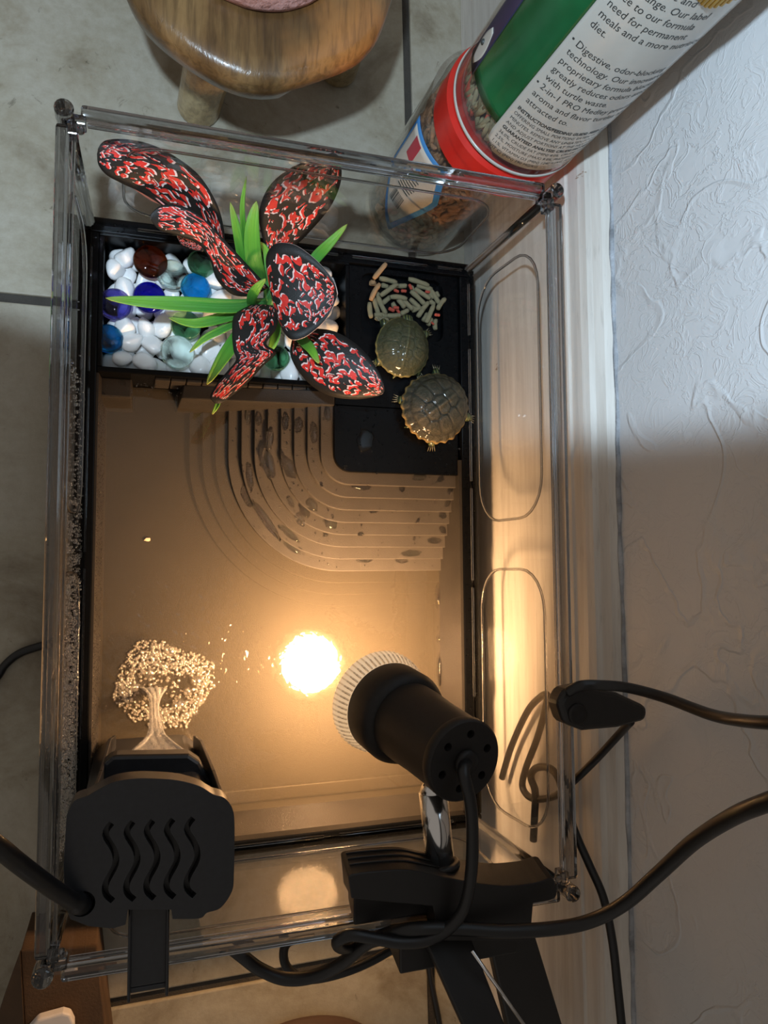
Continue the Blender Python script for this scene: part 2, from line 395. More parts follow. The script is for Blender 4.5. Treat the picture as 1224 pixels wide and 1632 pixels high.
# ------------------------------------------------------------------ tank
tank = empty('turtle_tank', (0, 0, 0), 'large clear plastic turtle tank with black base and stairs on the tiled floor', 'tank')
HX, HY, BX, BY, ZT, ZB = .1338, .2, .1288, .195, .163, .052
def px_(z): return BX + (HX - BX) * (z - ZB) / (ZT - ZB)
def py_(z): return BY + (HY - BY) * (z - ZB) / (ZT - ZB)
t = .0022
for sx in (-1, 1):
    MB().hexa([(sx * BX, -BY, ZB), (sx * (BX + t), -BY, ZB), (sx * (BX + t), BY, ZB), (sx * BX, BY, ZB)],
              [(sx * HX, -HY, ZT), (sx * (HX + t), -HY, ZT), (sx * (HX + t), HY, ZT), (sx * HX, HY, ZT)]).build('side_panel', M['panel'], tank)
for sy in (-1, 1):
    MB().hexa([(-BX, sy * BY, ZB), (BX, sy * BY, ZB), (BX, sy * (BY + t), ZB), (-BX, sy * (BY + t), ZB)],
              [(-HX, sy * HY, ZT), (HX, sy * HY, ZT), (HX, sy * (HY + t), ZT), (-HX, sy * (HY + t), ZT)]).build('end_panel', M['panel'], tank)
for sx in (-1, 1):
    MB().box((sx * (HX + .001), 0, .1645), (.0062, 2 * HY - .014, .0062)).build('rim_rail', M['rod'], tank, bevel=.0014)
    MB().box((sx * (HX - .004), 0, .1640), (.0018, 2 * HY - .02, .003)).build('rim_lip', M['rod'], tank, bevel=.0005)
for sy in (-1, 1):
    MB().box((0, sy * (HY + .001), .1645), (2 * HX - .014, .0062, .0062)).build('rim_rail', M['rod'], tank, bevel=.0014)
    MB().box((0, sy * (HY - .0045), .1640), (2 * HX - .02, .0018, .003)).build('rim_lip', M['rod'], tank, bevel=.0005)
for sx in (-1, 1):
    for sy in (-1, 1):
        MB().tube([(sx * (BX - .001), sy * (BY - .001), ZB), (sx * (HX - .001), sy * (HY - .001), ZT)], .0028, 8).build('corner_post', M['rod'], tank, smooth=True)
        c = MB().lathe([(.0040, .153), (.0046, .160), (.0046, .1680), (.0036, .1690)], (sx * (HX + .0005), sy * (HY + .0005), 0), n=16)
        c.box((sx * (HX - .006), sy * (HY - .0035), .163), (.007, .005, .008)); c.box((sx * (HX - .0035), sy * (HY - .008), .163), (.005, .007, .008))
        c.ico((sx * (HX - .007), sy * (HY - .008), .165), .0022, 2)
        c.build('corner_joint', M['rod'], tank, bevel=.0008)
# embossed outlines standing proud of the panels
def outline_side(y0, y1, z0, z1, r, sx):
    pts = [(sx * (px_(z) - .0004), y, z) for y, z in rrect(y0, y1, z0, z1, r)]
    MB().tube(pts, .0009, 6, closed=True).build('embossed_outline', M['ridge'], tank, smooth=True)
for sx in (-1, 1):
    outline_side(.010, .178, .068, .146, .026, sx); outline_side(-.178, -.022, .068, .146, .026, sx)
for sy in (-1, 1):
    pts = [(x, sy * (py_(z) - .0004), z) for x, z in rrect(-.108, .108, .072, .146, .020)]
    MB().tube(pts, .0008, 6, closed=True).build('embossed_outline', M['ridge'], tank, smooth=True)
# black base: outer skirt with flange, pool, compartments
FZ = .056
def ring(mb, outer, inner, z0, z1):
    (a, b, c, d), (e, f, g_, h) = outer, inner     # x0,x1,y0,y1
    mb.bb(a, b, c, g_, z0, z1); mb.bb(a, b, h, d, z0, z1); mb.bb(a, e, g_, h, z0, z1); mb.bb(f, b, g_, h, z0, z1)
sk = MB(); ring(sk, (-.1345, .1345, -.2005, .2005), (-.1245, .1245, -.192, .1925), 0, FZ - .004)
sk.build('base_skirt', M['black'], tank, bevel=.0015)
rg = MB(); ring(rg, (-.1275, .1275, -.1935, .1935), (-.1225, .1205, -.1895, .1885), .004, FZ + .001)
rg.build('tray_rim', M['black'], tank, bevel=.0008)
for x0, x1, y0, y1 in ((-.1275, -.1262, .10, .178), (-.1275, -.1262, -.01, .09), (-.1275, -.1262, -.12, -.02), (.1262, .1275, .145, .183), (.1262, .1275, .04, .135), (.1262, .1275, -.03, .035), (.1262, .1275, -.11, -.035),
                       (.04, .095, .1915, .1932), (.103, .122, .1915, .1932), (-.10, .03, .1915, .1932), (-.05, .02, -.1932, -.1915), (.03, .11, -.1932, -.1915)):
    MB().bb(x0, x1, y0, y1, FZ + .001, FZ + .0028).build('clear_tab', M['rod'], tank, bevel=.0004)
# pool floor and inner walls
PZ, WZ = .012, .0235
MB().bb(-.1225, .1205, -.1895, .1885, .004, PZ).build('pool_floor', M['pool'], tank)
pw = MB()
pw.hexa([(-.1225, -.19, PZ), (-.1175, -.184, PZ), (-.1175, .10, PZ), (-.1225, .10, PZ)], [(-.1225, -.19, FZ), (-.1212, -.188, FZ), (-.1212, .10, FZ), (-.1225, .10, FZ)])
pw.build('pool_wall', M['pool'], tank)
MB().hexa([(.1150, -.184, PZ), (.1205, -.19, PZ), (.1205, .055, PZ), (.1150, .055, PZ)], [(.1185, -.188, FZ), (.1206, -.19, FZ), (.1206, .055, FZ), (.1185, .055, FZ)]).build('pool_wall', M['pool'], tank)
MB().hexa([(-.1225, -.19, PZ), (.1205, -.19, PZ), (.1150, -.180, PZ), (-.1175, -.180, PZ)], [(-.1225, -.19, FZ), (.1205, -.19, FZ), (.1185, -.1865, FZ), (-.1212, -.1865, FZ)]).build('pool_wall', M['pool'], tank)
MB().bb(-.1175, .115, -.179, -.170, PZ, PZ + .004).build('pool_floor_step', M['pool'], tank, bevel=.001)
# stairs: concentric quarter rounds from platform to pool floor
st = link('staircase', MB().bb(.03, .119, .06, .09, .013, .05).mesh('staircase'), M['pool'], tank)
cx0, cy0, TOPZ = .0401, .0562, .0540
for k in range(12, -1, -1):
    r = .012 + .0084 * k; z1 = TOPZ - .0035 * k
    X1 = .1190 - .0003 * k
    pts = [(X1, .0905), (cx0 - r, .0905)] + [(cx0 + r * math.cos(a), cy0 + r * math.sin(a)) for a in [PI + j * PI / 2 / 20 for j in range(21)]] + [(X1, cy0 - r)]
    if k == 12: continue
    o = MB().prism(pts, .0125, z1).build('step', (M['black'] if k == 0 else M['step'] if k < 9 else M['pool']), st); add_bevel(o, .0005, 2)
# platform with feeding recess
plat = MB().prism([(.0281, .0885), (.1206, .0885), (.1206, .1885), (.0380, .1885), (.0380, .1005), (.0281, .1005)], .0125, TOPZ).build('platform', M['black'], tank, bevel=.0008)
cut(plat, [MB().prism(rrect(.0475, .1085, .139, .184, .007), .0490, .07)])
MB().prism(rrect(.0475, .1085, .139, .184, .007), .046, .0492).build('recess_floor', M['black'], tank)
# pebble compartment
cp = MB(); ring(cp, (-.1225, .0385, .1005, .1890), (-.1195, .0355, .1040, .1865), .0125, FZ + .0012); cp.bb(-.12, .036, .1035, .187, .0125, .0330)
cp.build('pebble_compartment', M['black'], tank, bevel=.0007)
for k in range(12):
    x0 = -.088 + k * .0098
    MB().bb(x0, x0 + .0092, .0985, .1008, .030, .052).build('wall_brick', M['pool'], tank, bevel=.0006)
MB().hexa([(-.0735, .0860, PZ), (.0284, .0868, PZ), (.0284, .0990, PZ), (-.0735, .0990, PZ)], [(-.0715, .0895, .0440), (.0284, .0890, .0545), (.0284, .0990, .0545), (-.0700, .0990, .0440)]).build('ledge_block', M['pool'], tank, bevel=.0008)
MB().hexa([(-.1215, .0845, PZ), (-.1010, .0845, PZ), (-.1010, .1010, PZ), (-.1215, .1010, PZ)], [(-.1215, .0885, .042), (-.1020, .0885, .042), (-.1020, .1010, .042), (-.1215, .1010, .042)]).build('ledge_block', M['pool'], tank, bevel=.001)

# ------------------------------------------------------------------ water
wt = MB(); N1 = 2
wt.bb(-.1195, .1163, -.1835, .0995, WZ - .0004, WZ)
tag(link('water', wt.mesh('water'), M['water']), 'shallow clear water filling the pool below the black stairs', 'water', kind='stuff')

def drop_patch(mb, x, y, z, L_, W_, ang, h=.0011, k=14):
    """flattened puddle dome"""
    ca, sa = math.cos(ang), math.sin(ang); vs = [(x, y, z + h)]; fs = []
    ph = random.uniform(0, 6)
    for ri, (rr, hh) in enumerate(((.5, .85), (.85, .45), (1.0, -.15))):
        for i in range(k):
            a = 2 * PI * i / k; wob = 1 + .16 * math.sin(2 * a + ph) + .08 * math.sin(5 * a + ph)
            u = math.cos(a) * L_ * rr * wob; v = math.sin(a) * W_ * rr * wob
            vs.append((x + u * ca - v * sa, y + u * sa + v * ca, z + h * hh))
    fs += [(0, 1 + i, 1 + (i + 1) % k) for i in range(k)]
    for ri in range(2):
        for i in range(k):
            a = 1 + ri * k + i; b = 1 + ri * k + (i + 1) % k; fs.append((a, a + k, b + k, b))
    fs.append(tuple(1 + 2 * k + i for i in range(k))[::-1])
    mb.add(vs, fs)
def step_z(x, y):
    """surface height of the stairs"""
    if x < cx0 and y > cy0: r = cx0 - x
    elif y < cy0 and x < cx0: r = math.hypot(x - cx0, y - cy0)
    else: r = cy0 - y
    k = max(0, math.ceil((r - .012) / .0084)); return TOPZ - .0035 * k
dp = MB()
pat = [(395, 790, 24, 9, -68), (425, 830, 38, 7, -52), (398, 760, 26, 6, -80), (428, 740, 30, 9, -75), (460, 745, 22, 10, -70), (463, 800, 10, 5, -55), (497, 805, 13, 8, -30), (478, 828, 12, 7, -50), (485, 812, 14, 9, -50),
       (527, 833, 14, 9, -25), (460, 850, 22, 6, -35), (465, 872, 18, 6, -30), (575, 775, 17, 7, 0), (580, 893, 16, 4, -5), (640, 893, 14, 5, 0), (655, 882, 22, 5, 0), (692, 862, 14, 5, -10), (705, 845, 7, 5, -40),
       (705, 822, 7, 5, 0), (713, 803, 6, 5, 0), (717, 783, 6, 5, 0), (668, 762, 12, 5, 0), (702, 765, 6, 4, 0), (640, 780, 5, 5, 0), (596, 815, 7, 4, 0), (575, 852, 5, 3, 0), (519, 852, 5, 4, 0), (395, 665, 6, 12, 0),
       (412, 668, 7, 10, 0), (455, 672, 7, 14, 0), (476, 678, 7, 14, 0), (500, 690, 8, 16, 0), (522, 660, 7, 12, 0), (430, 700, 6, 22, 0)]
for x, y, a, b, an in pat:
    P = at(x, y, .04); z = step_z(P.x, P.y); P = at(x, y, z); z = step_z(P.x, P.y); P = at(x, y, z)
    if z > WZ: drop_patch(dp, P.x, P.y, z + .00005, a * .00042, b * .00042, math.radians(an), .0012)
P = at(582, 702, TOPZ); drop_patch(dp, P.x, P.y, TOPZ, .0070, .0070, 0, .0006, 24)
for k in range(360):
    x = random.uniform(300, 740); y = random.uniform(650, 905)
    P = at(x, y, .04); z = step_z(P.x, P.y); P = at(x, y, z)
    z = step_z(P.x, P.y)
    if z < WZ or P.x > .1185 or P.y > .088: continue
    rr = random.choice((.0003, .0004, .0005, .0005, .0007, .0012 if k % 5 == 0 else .0005)); dp.ico((P.x, P.y, z + rr * .3), rr, 1, (1, 1, .8))
for k in range(60):
    dp.ico((random.uniform(.03, .12), random.uniform(.05, .13), TOPZ + .0002), random.choice((.0004, .0005, .0008)), 1, (1, 1, .7))
tag(dp.build('water_drops', M['drop'], smooth=True), 'small clear water drops and puddles scattered over the black stairs', 'water drops', kind='stuff')
# drops hanging on the right pool wall, at the water line
hd = MB()
for (x, y, a, b) in ((697, 950, 9, 26), (698, 1000, 4, 5), (698, 1018, 7, 9), (699, 1070, 9, 36)):
    P = atx(x, y, .1152); hd.ico((P.x + .0006, P.y, P.z), .00038, 3, (a * .7, b, a))
tag(hd.build('water_beads', M['drop'], smooth=True), 'chain of clear water beads down the right pool wall', 'water drops', kind='stuff')
# condensation on the left panel and left pool edge
cnd = MB()
for k in range(2600):
    y = -.165 + abs(random.gauss(0, 1)) * .085 if k < 2000 else random.uniform(-.17, .09); z = random.uniform(.057, .125) if random.random() < .8 else random.uniform(.057, .145)
    if y > .14: continue
    rr = random.uniform(.0003, .0008); cnd.ico((-px_(z) + rr * .3, y, z), rr, 1)
for k in range(1500):
    y = random.uniform(-.17, .085); z = random.uniform(.026, FZ); x = -.1212 + (FZ - z) / (FZ - PZ) * .0037
    rr = random.uniform(.0002, .00055); cnd.ico((x + rr * .3, y, z), rr, 1)
for k in range(170):
    x = random.uniform(-.12, .025); cnd.ico((x, .0884 if x > -.0735 or x < -.1 else .0984, random.uniform(.03, .043)), random.uniform(.0002, .0005), 1)
for k in range(60):
    cnd.ico((random.uniform(-.12, -.02), random.uniform(.0905, .098), .0442), random.uniform(.0003, .0006), 1)
tag(cnd.build('condensation_drops', M['drop'], smooth=True), 'fine beads of condensation along the left panel and pool edge', 'water drops', kind='stuff')

# ------------------------------------------------------------------ pebbles
def pebble_mesh(i):
    rd = random.Random(i * 13 + 5); bm = bmesh.new(); bmesh.ops.create_icosphere(bm, subdivisions=3, radius=1)
    pl = []
    for k in range(9):
        d = Vector((rd.gauss(0, 1), rd.gauss(0, 1), rd.gauss(0, 1))).normalized(); pl.append((d, rd.uniform(.62, .95)))
    sc = (rd.uniform(.95, 1.25), rd.uniform(.75, .95), rd.uniform(.6, .75))
    for v in bm.verts:
        d = v.co.normalized(); s = 1.0 ** -9
        for n, h in pl:
            q = d.dot(n)
            if q > .05: s += (q / h) ** 9
        r = s ** (-1 / 9.); v.co = Vector((d.x * r * sc[0], d.y * r * sc[1], d.z * r * sc[2])) * .0078
    me = bpy.data.meshes.new('pebble'); bm.to_mesh(me); bm.free(); me.materials.append(M['pebble'])
    for p in me.polygons: p.use_smooth = True
    return me
PM = [pebble_mesh(i) for i in range(9)]
spots = []
gems = [('amber', 240, 415, 27, 'dark amber brown flat glass gem near the back edge of the white pebbles'), ('clear', 275, 436, 25, 'clear flat glass gem lying between the amber and the aqua blue gem'),
        ('green', 322, 418, 23, 'pale green flat glass gem partly under the red and black leaf'), ('aqua', 312, 457, 24, 'bright aqua blue flat glass gem in the middle of the pebbles'),
        ('cobalt', 238, 472, 25, 'deep cobalt blue glass gem behind the long green blade'), ('violet', 183, 483, 25, 'violet blue flat glass gem under the tip of the long green blade'),
        ('aqua', 172, 538, 23, 'aqua blue glass gem at the lower left corner of the pebbles'), ('green', 297, 516, 24, 'dark green glass gem under the short green blades'),
        ('clear', 283, 560, 27, 'clear glass gem at the front edge of the pebbles'), ('green', 442, 568, 22, 'pale green glass gem in front of the plant, between two patterned leaves'),
        ('clear', 360, 515, 14, 'small clear glass gem under the green blades by the plant stem')]
gp = [(at(x, y, .053), r) for _, x, y, r, _ in gems]
GL = 'white polished pebble in the tray behind the pool, around the plant'
k = 0
def put_pebble(x, y, z, s):
    global k
    o = bpy.data.objects.new('pebble', PM[k % 9]); k += 1; COL.objects.link(o)
    o.location = (x, y, z); o.rotation_euler = (random.uniform(-.35, .35), random.uniform(-.35, .35), random.uniform(0, 6.28)); o.scale = (s, s, s)
    tag(o, 'white polished pebble in the bed of pebbles around the plant', 'pebble', 'white pebbles in the back left tray')
pit = .0128
for lay, (z0, jit) in enumerate(((.0385, .0012), (.0465, .0018))):
    for r_ in range(7):
        for c_ in range(13):
            x = -.1125 + c_ * .01175 + (.0058 if (r_ + lay) % 2 else 0) ; y = .1105 + r_ * .0116
            if x > .0295: continue
            x += random.uniform(-jit, jit); y += random.uniform(-jit, jit)
            if lay and any((x - g_[0].x) ** 2 + (y - g_[0].y) ** 2 < (g_[1] * .00036 + .002) ** 2 for g_ in gp): continue
            put_pebble(x, min(max(y, .1105), .1805), z0 + random.uniform(-.001, .001), random.uniform(.88, 1.08))
for (kind, x, y, r, lab), (P, _) in zip(gems, gp):
    R_ = r * .000405; prof = []
    for j in range(13):
        a = -PI / 2 + PI * j / 12; ca = math.cos(a)
        prof.append((max(.0002, R_ * (abs(ca) ** .75)), .0046 * math.sin(a) * (1 if a > 0 else .6)))
    tilt = Vector((random.uniform(-.15, .15), random.uniform(-.15, .15), 1))
    o = MB().lathe(prof, (0, 0, 0), tilt, 28).build('glass_gem', GEM[kind], smooth=True); o.location = (P.x, P.y, .0505 if not (kind == 'green' and y > 500) else .0490)
    tag(o, lab, 'glass gem', 'glass gems on the pebbles')

# ------------------------------------------------------------------ artificial plant
PC = at(432, 478, .075)
plant = empty('artificial_plant', (PC.x, PC.y, .05), 'artificial plant with red and black patterned leaves standing in the white pebbles', 'plant')
def sheet(name, secs, mat, nv=9, bow=.0, twist=None, thick=.0005, tip=True):
    """secs: list of ((xl,yl),(xr,yr),zl,zr); world points, smooth interpolation, bowed across"""
    A = spline([at(a[0], a[1], zl) for a, b, zl, zr in secs], 6); B = spline([at(b[0], b[1], zr) for a, b, zl, zr in secs], 6)
    mb = MB(); mb.uv = []; n = len(A)
    for i in range(n):
        u = i / (n - 1); a, b = A[i], B[i]; wdt = (b - a).length
        for j in range(nv):
            v = j / (nv - 1); p = a.lerp(b, v); q = 4 * v * (1 - v)
            p.z += bow * wdt * q
            mb.v.append(tuple(p)); mb.uv.append((u, v))
    for i in range(n - 1):
        for j in range(nv - 1): mb.f.append((i * nv + j, i * nv + j + 1, (i + 1) * nv + j + 1, (i + 1) * nv + j))
    o = mb.build(name, mat, plant, smooth=True)
    s = o.modifiers.new('solid', 'SOLIDIFY'); s.thickness = thick; s.offset = 0
    me = o.data; me.materials.append(M['leafedge']) if mat is M['leaf'] else None
    if mat is M['leaf']: s.material_offset_rim = 1
    return o
LV = {
 'upper_left': [((358, 392), (350, 396), .088, .088), ((357, 365), (318, 372), .098, .090), ((346, 325), (290, 350), .112, .098), ((318, 280), (255, 325), .124, .108), ((280, 250), (222, 305), .132, .118), ((240, 230), (192, 291), .136, .124), ((200, 222), (169, 278), .138, .128), ((168, 224), (157, 262), .138, .130), ((156, 237), (155, 245), .136, .134)],
 'fold_left': [((428, 458), (408, 472), .084, .084), ((402, 430), (372, 470), .094, .086), ((376, 402), (346, 446), .104, .092), ((350, 374), (335, 415), .112, .100), ((322, 346), (318, 390), .118, .106), ((286, 327), (285, 376), .121, .112), ((256, 328), (254, 366), .122, .116), ((240, 342), (240, 350), .121, .120)],
 'upper_right': [((428, 410), (450, 400), .082, .082), ((416, 370), (474, 388), .092, .088), ((413, 335), (500, 362), .104, .096), ((430, 295), (526, 330), .118, .106), ((466, 266), (541, 297), .130, .116), ((504, 252), (544, 270), .136, .124), ((528, 246), (538, 252), .138, .134)],
 'right': [((438, 465), (440, 480), .092, .092), ((424, 418), (446, 516), .110, .104), ((436, 390), (462, 540), .120, .112), ((466, 389), (482, 539), .126, .116), ((494, 406), (502, 526), .128, .118), ((517, 428), (520, 508), .128, .120), ((533, 450), (531, 489), .127, .122), ((538, 468), (537, 474), .126, .124)],
 'lower_right': [((474, 530), (466, 540), .082, .082), ((498, 524), (463, 565), .090, .082), ((528, 527), (476, 592), .098, .086), ((556, 540), (500, 617), .104, .090), ((582, 562), (530, 632), .108, .094), ((602, 590), (568, 636), .110, .098), ((612, 614), (598, 632), .109, .102), ((612, 624), (609, 628), .107, .106)],
 'lower_left': [((400, 486), (438, 488), .082, .082), ((374, 502), (443, 500), .092, .088), ((370, 530), (440, 524), .098, .094), ((372, 558), (424, 548), .102, .098), ((376, 574), (440, 562), .104, .094), ((362, 592), (418, 584), .106, .098), ((345, 612), (392, 612), .106, .100), ((335, 632), (362, 636), .104, .102), ((342, 643), (350, 643), .102, .102)],
}
for nm, secs in LV.items():
    o = sheet('patterned_leaf', secs, M['leaf'], 11, .10 if nm != 'right' else -.13)
for j, (a, b, c) in enumerate((((290, 372), (330, 402), (318, 385)), ((214, 297), (290, 352), (240, 325)))):
    pass
sheet('leaf_fold', [((281, 372), (283, 378), .104, .104), ((296, 374), (290, 392), .106, .100), ((314, 384), (306, 398), .106, .1), ((326, 398), (322, 401), .104, .103)], M['leaf'], 5, .05)
pk = plain('pale_pink_leaf_back', (.62, .30, .32), .45, var=.3, bs=600)
sheet('leaf_underside', [((206, 292), (208, 297), .118, .118), ((228, 302), (224, 308), .116, .108), ((252, 318), (242, 320), .112, .102), ((272, 335), (262, 328), .108, .102), ((280, 342), (278, 338), .104, .104)], pk, 5, .05)
def blade(path, wd, zs, bow=.22):
    secs = []; n = len(path)
    pw_ = spline([(x, y, z) for (x, y), z in zip(path, zs)], 4); m_ = len(pw_)
    for i, p in enumerate(pw_):
        u = i / (m_ - 1); q = pw_[min(i + 1, m_ - 1)] - pw_[max(i - 1, 0)]; nx, ny = -q.y, q.x; L_ = math.hypot(nx, ny) or 1
        hw = wd / 2 * (math.sin(PI * min(1, .16 + u * .84)) ** .7 if u < .999 else .02) * (1 if u < .5 else 1)
        hw = max(hw, .4); secs.append(((p.x + nx / L_ * hw, p.y + ny / L_ * hw), (p.x - nx / L_ * hw, p.y - ny / L_ * hw), p.z, p.z))
    A = [at(a[0], a[1], zl) for a, b, zl, zr in secs]; B = [at(b[0], b[1], zr) for a, b, zl, zr in secs]
    mb = MB(); mb.uv = []
    for i in range(len(A)):
        for j in range(5):
            v = j / 4; p = A[i].lerp(B[i], v); p.z -= bow * (A[i] - B[i]).length * 4 * v * (1 - v); mb.v.append(tuple(p)); mb.uv.append((i / (len(A) - 1), v))
    for i in range(len(A) - 1):
        for j in range(4): mb.f.append((i * 5 + j, i * 5 + j + 1, (i + 1) * 5 + j + 1, (i + 1) * 5 + j))
    o = mb.build('green_blade', M['blade'], plant, smooth=True); s = o.modifiers.new('solid', 'SOLIDIFY'); s.thickness = .0006
for path, wd, zs in ((((425, 482), (370, 488), (290, 484), (220, 480), (168, 475)), 24, (.078, .085, .092, .094, .092)), (((410, 492), (360, 505), (310, 515), (268, 506)), 18, (.076, .078, .080, .078)),
                     (((405, 500), (360, 522), (325, 540), (302, 562)), 13, (.074, .074, .073, .070)), (((400, 505), (376, 540), (352, 575), (330, 612)), 21, (.076, .080, .082, .080)),
                     (((418, 455), (404, 410), (402, 360), (409, 320)), 27, (.078, .100, .112, .118)), (((414, 460), (392, 420), (380, 375), (367, 322)), 20, (.076, .09, .10, .108)),
                     (((404, 440), (392, 390), (386, 330), (393, 281)), 10, (.08, .10, .115, .122)), (((460, 470), (500, 415), (525, 388), (554, 357)), 19, (.08, .092, .10, .106)),
                     (((400, 488), (402, 472), (410, 458), (424, 444)), 17, (.08, .092, .100, .104)), (((455, 500), (480, 538), (496, 556), (508, 578)), 16, (.080, .094, .108, .112)),
                     (((434, 490), (440, 520), (436, 545), (426, 565)), 15, (.072, .074, .074, .07)), (((360, 615), (350, 635), (345, 648), (338, 660)), 7, (.072, .074, .074, .072)), (((424, 480), (428, 430), (424, 400), (414, 385)), 14, (.076, .084, .088, .09))):
    blade(path, wd, zs)
MB().tube([(PC.x, PC.y, .042), (PC.x + .001, PC.y, .06), (PC.x, PC.y, .085)], [.0045, .0038, .0025], 10).build('stem', M['blade'], plant, smooth=True)

# ------------------------------------------------------------------ turtles
def turtle(cx, cy, z, W_, L_, ang, Hh, label, cols, contrast, head_out):
    """ang: direction of the head in the ground plane"""
    T = empty('baby_turtle', (cx, cy, z), label, 'turtle', 'baby turtles on the black platform')
    ca, sa = math.cos(ang), math.sin(ang)
    def W3(x, y, h): return (cx + x * ca - y * sa, cy + x * sa + y * ca, z + h)     # x towards the head
    verte = [(.74, 0), (.38, 0), (0, 0), (-.37, 0), (-.70, 0)]
    cost = [(.50, .48), (.15, .54), (-.22, .53), (-.55, .43)]
    seeds = [(x, y, 0) for x, y in verte] + [(x, s * y, 1) for x, y in cost for s in (-1, 1)]
    NR, NA = 44, 132; vs = []; cols_ = []
    base, mid, groove, rim = cols
    for i in range(NR + 1):
        r = i / NR
        for j in range(NA):
            a = 2 * PI * j / NA; x = r * math.cos(a); y = r * math.sin(a)
            mi = (a / (2 * PI) * 24) % 1; md = min(mi, 1 - mi) / 24 * 2 * PI * r
            if r > .83:
                dd = min(md, abs(r - .83)) * 1.2; kk = 2
            else:
                ds = sorted((math.hypot((x - sx) * (1.05 if t_ else 1), (y - sy) * (.86 if t_ == 0 else .92)), sx, sy) for sx, sy, t_ in seeds)
                dd = min((ds[1][0] - ds[0][0]) * .55, (.83 - r)); kk = ds[0][0]
            gv = max(0, 1 - dd / .04) if dd < .04 else 0
            ringv = .5 + .5 * math.cos(kk * 40) if r <= .83 else .4
            hgt = Hh * (max(0, 1 - (r * .985) ** 2.3)) ** .62
            hgt += .0011 * math.exp(-(y / .07) ** 2) * (1 - r) * Hh / .012
            hgt -= gv * .00055 * contrast * 1.3
            if r <= .83: hgt += (.0005 - .0009 * kk) * contrast
            sr = 1.0
            if r > .83: sr = 1 + (r - .83) / .17 * .02 * (1 + math.cos((mi - .5) * 2 * PI)) * (1.5 if math.cos(a) < 0 else .6) * contrast
            if r > .9: hgt += (r - .9) * .010
            egg = 1 + .06 * (-math.cos(a)) * abs(math.sin(a))
            vs.append(W3(x * L_ / 2 * sr, y * W_ / 2 * sr * egg, hgt + .004))
            c = [base[q] * (1 - .45 * ringv) + mid[q] * .45 * ringv for q in range(3)]
            stripe = math.exp(-(y / .035) ** 2) * (.55 if r < .8 else 0)
            c = [c[q] * (1 - stripe) + mid[q] * 1.5 * stripe for q in range(3)]
            c = [c[q] * (1 - gv * .8 * contrast) + groove[q] * gv * .8 * contrast for q in range(3)]
            e = min(1, max(0, (r - .955) / .03)); c = [c[q] * (1 - e) + rim[q] * e for q in range(3)]
            cols_.append((*c, 1))
    fs = []
    for i in range(NR):
        for j in range(NA):
            a = i * NA + j; b = i * NA + (j + 1) % NA; fs.append((a, b, b + NA, a + NA))
    n0 = len(vs)       # plastron below
    for (rr, hh) in ((.93, .003), (.8, .0008), (.0, .0004)):
        for j in range(NA):
            a = 2 * PI * j / NA; vs.append(W3(rr * math.cos(a) * L_ / 2, rr * math.sin(a) * W_ / 2, hh)); cols_.append((*rim, 1))
    prev = NR * NA
    for i in range(3):
        for j in range(NA):
            a = prev + j; b = prev + (j + 1) % NA; c = n0 + i * NA; fs.append((a, b, c + (j + 1) % NA, c + j))
        prev = n0 + i * NA
    me = bpy.data.meshes.new('carapace'); me.from_pydata(vs, [], fs)
    at_ = me.color_attributes.new('col', 'FLOAT_COLOR', 'POINT')
    for q, c in enumerate(cols_): at_.data[q].color = c
    o = link('carapace', me, M['shell'], T, True)
    h = head_out
    MB().tube([W3(L_ * .26, 0, .005), W3(L_ * .36 + h * .3, 0, .005), W3(L_ * .40 + h * .6, 0, .0055), W3(L_ * .44 + h * .9, 0, .0052), W3(L_ * .46 + h, 0, .0045)], [.0042, .0044, .0050, .0042, .0016], 14).build('head', M['skin'], T, smooth=True)
    for s in (-1, 1):
        e_ = MB().ico(W3(L_ * .41 + h * .75, s * .0042, .0070), .0011, 2).build('eye', M['dark'], T, smooth=True)
    for (x, y, dx, dy) in ((.28, .34, .10, .10), (.28, -.34, .10, -.12), (-.28, .32, -.08, .11), (-.28, -.30, -.08, -.12)):
        p0 = Vector(W3(x * L_, y * W_, .004)); p1 = Vector(W3((x + dx) * L_, (y + dy) * W_, .003)); 
        lg = MB().tube([p0, p0.lerp(p1, .6), p1], [.0036, .0030, .0018], 10).build('leg', M['skin'], T, smooth=True)
        cl = MB(); dr = (p1 - p0).normalized(); sd = Vector((-dr.y, dr.x, 0))
        for q in (-1, -.33, .33, 1): cl.tube([p1 + sd * q * .0018, p1 + dr * .0034 + sd * q * .0028 + Vector((0, 0, -.001))], [.0005, .0001], 5)
        c_ = cl.build('claws', M['claw'], T, smooth=True)
    MB().tube([W3(-L_ * .42, 0, .003), W3(-L_ * .47, .001, .003), W3(-L_ * .52, .002, .002)], [.002, .0012, .0003], 8).build('tail', M['skin'], T, smooth=True)
    return T
P1 = at(644, 551, .064); P2 = at(697, 648, .064)
turtle(P1.x, P1.y, TOPZ + .0005, .0385, .0425, math.radians(80), .0125, 'smaller smooth olive baby turtle with its head in the food pellets', ((.030, .034, .012), (.075, .07, .03), (.018, .02, .009), (.24, .20, .07)), .45, .003)
turtle(P2.x, P2.y, TOPZ + .0005, .0475, .0500, math.radians(38), .0150, 'larger brown green baby turtle with strongly lined shell near the right panel', ((.026, .024, .013), (.075, .058, .034), (.004, .004, .003), (.24, .16, .055)), 1.0, .001)

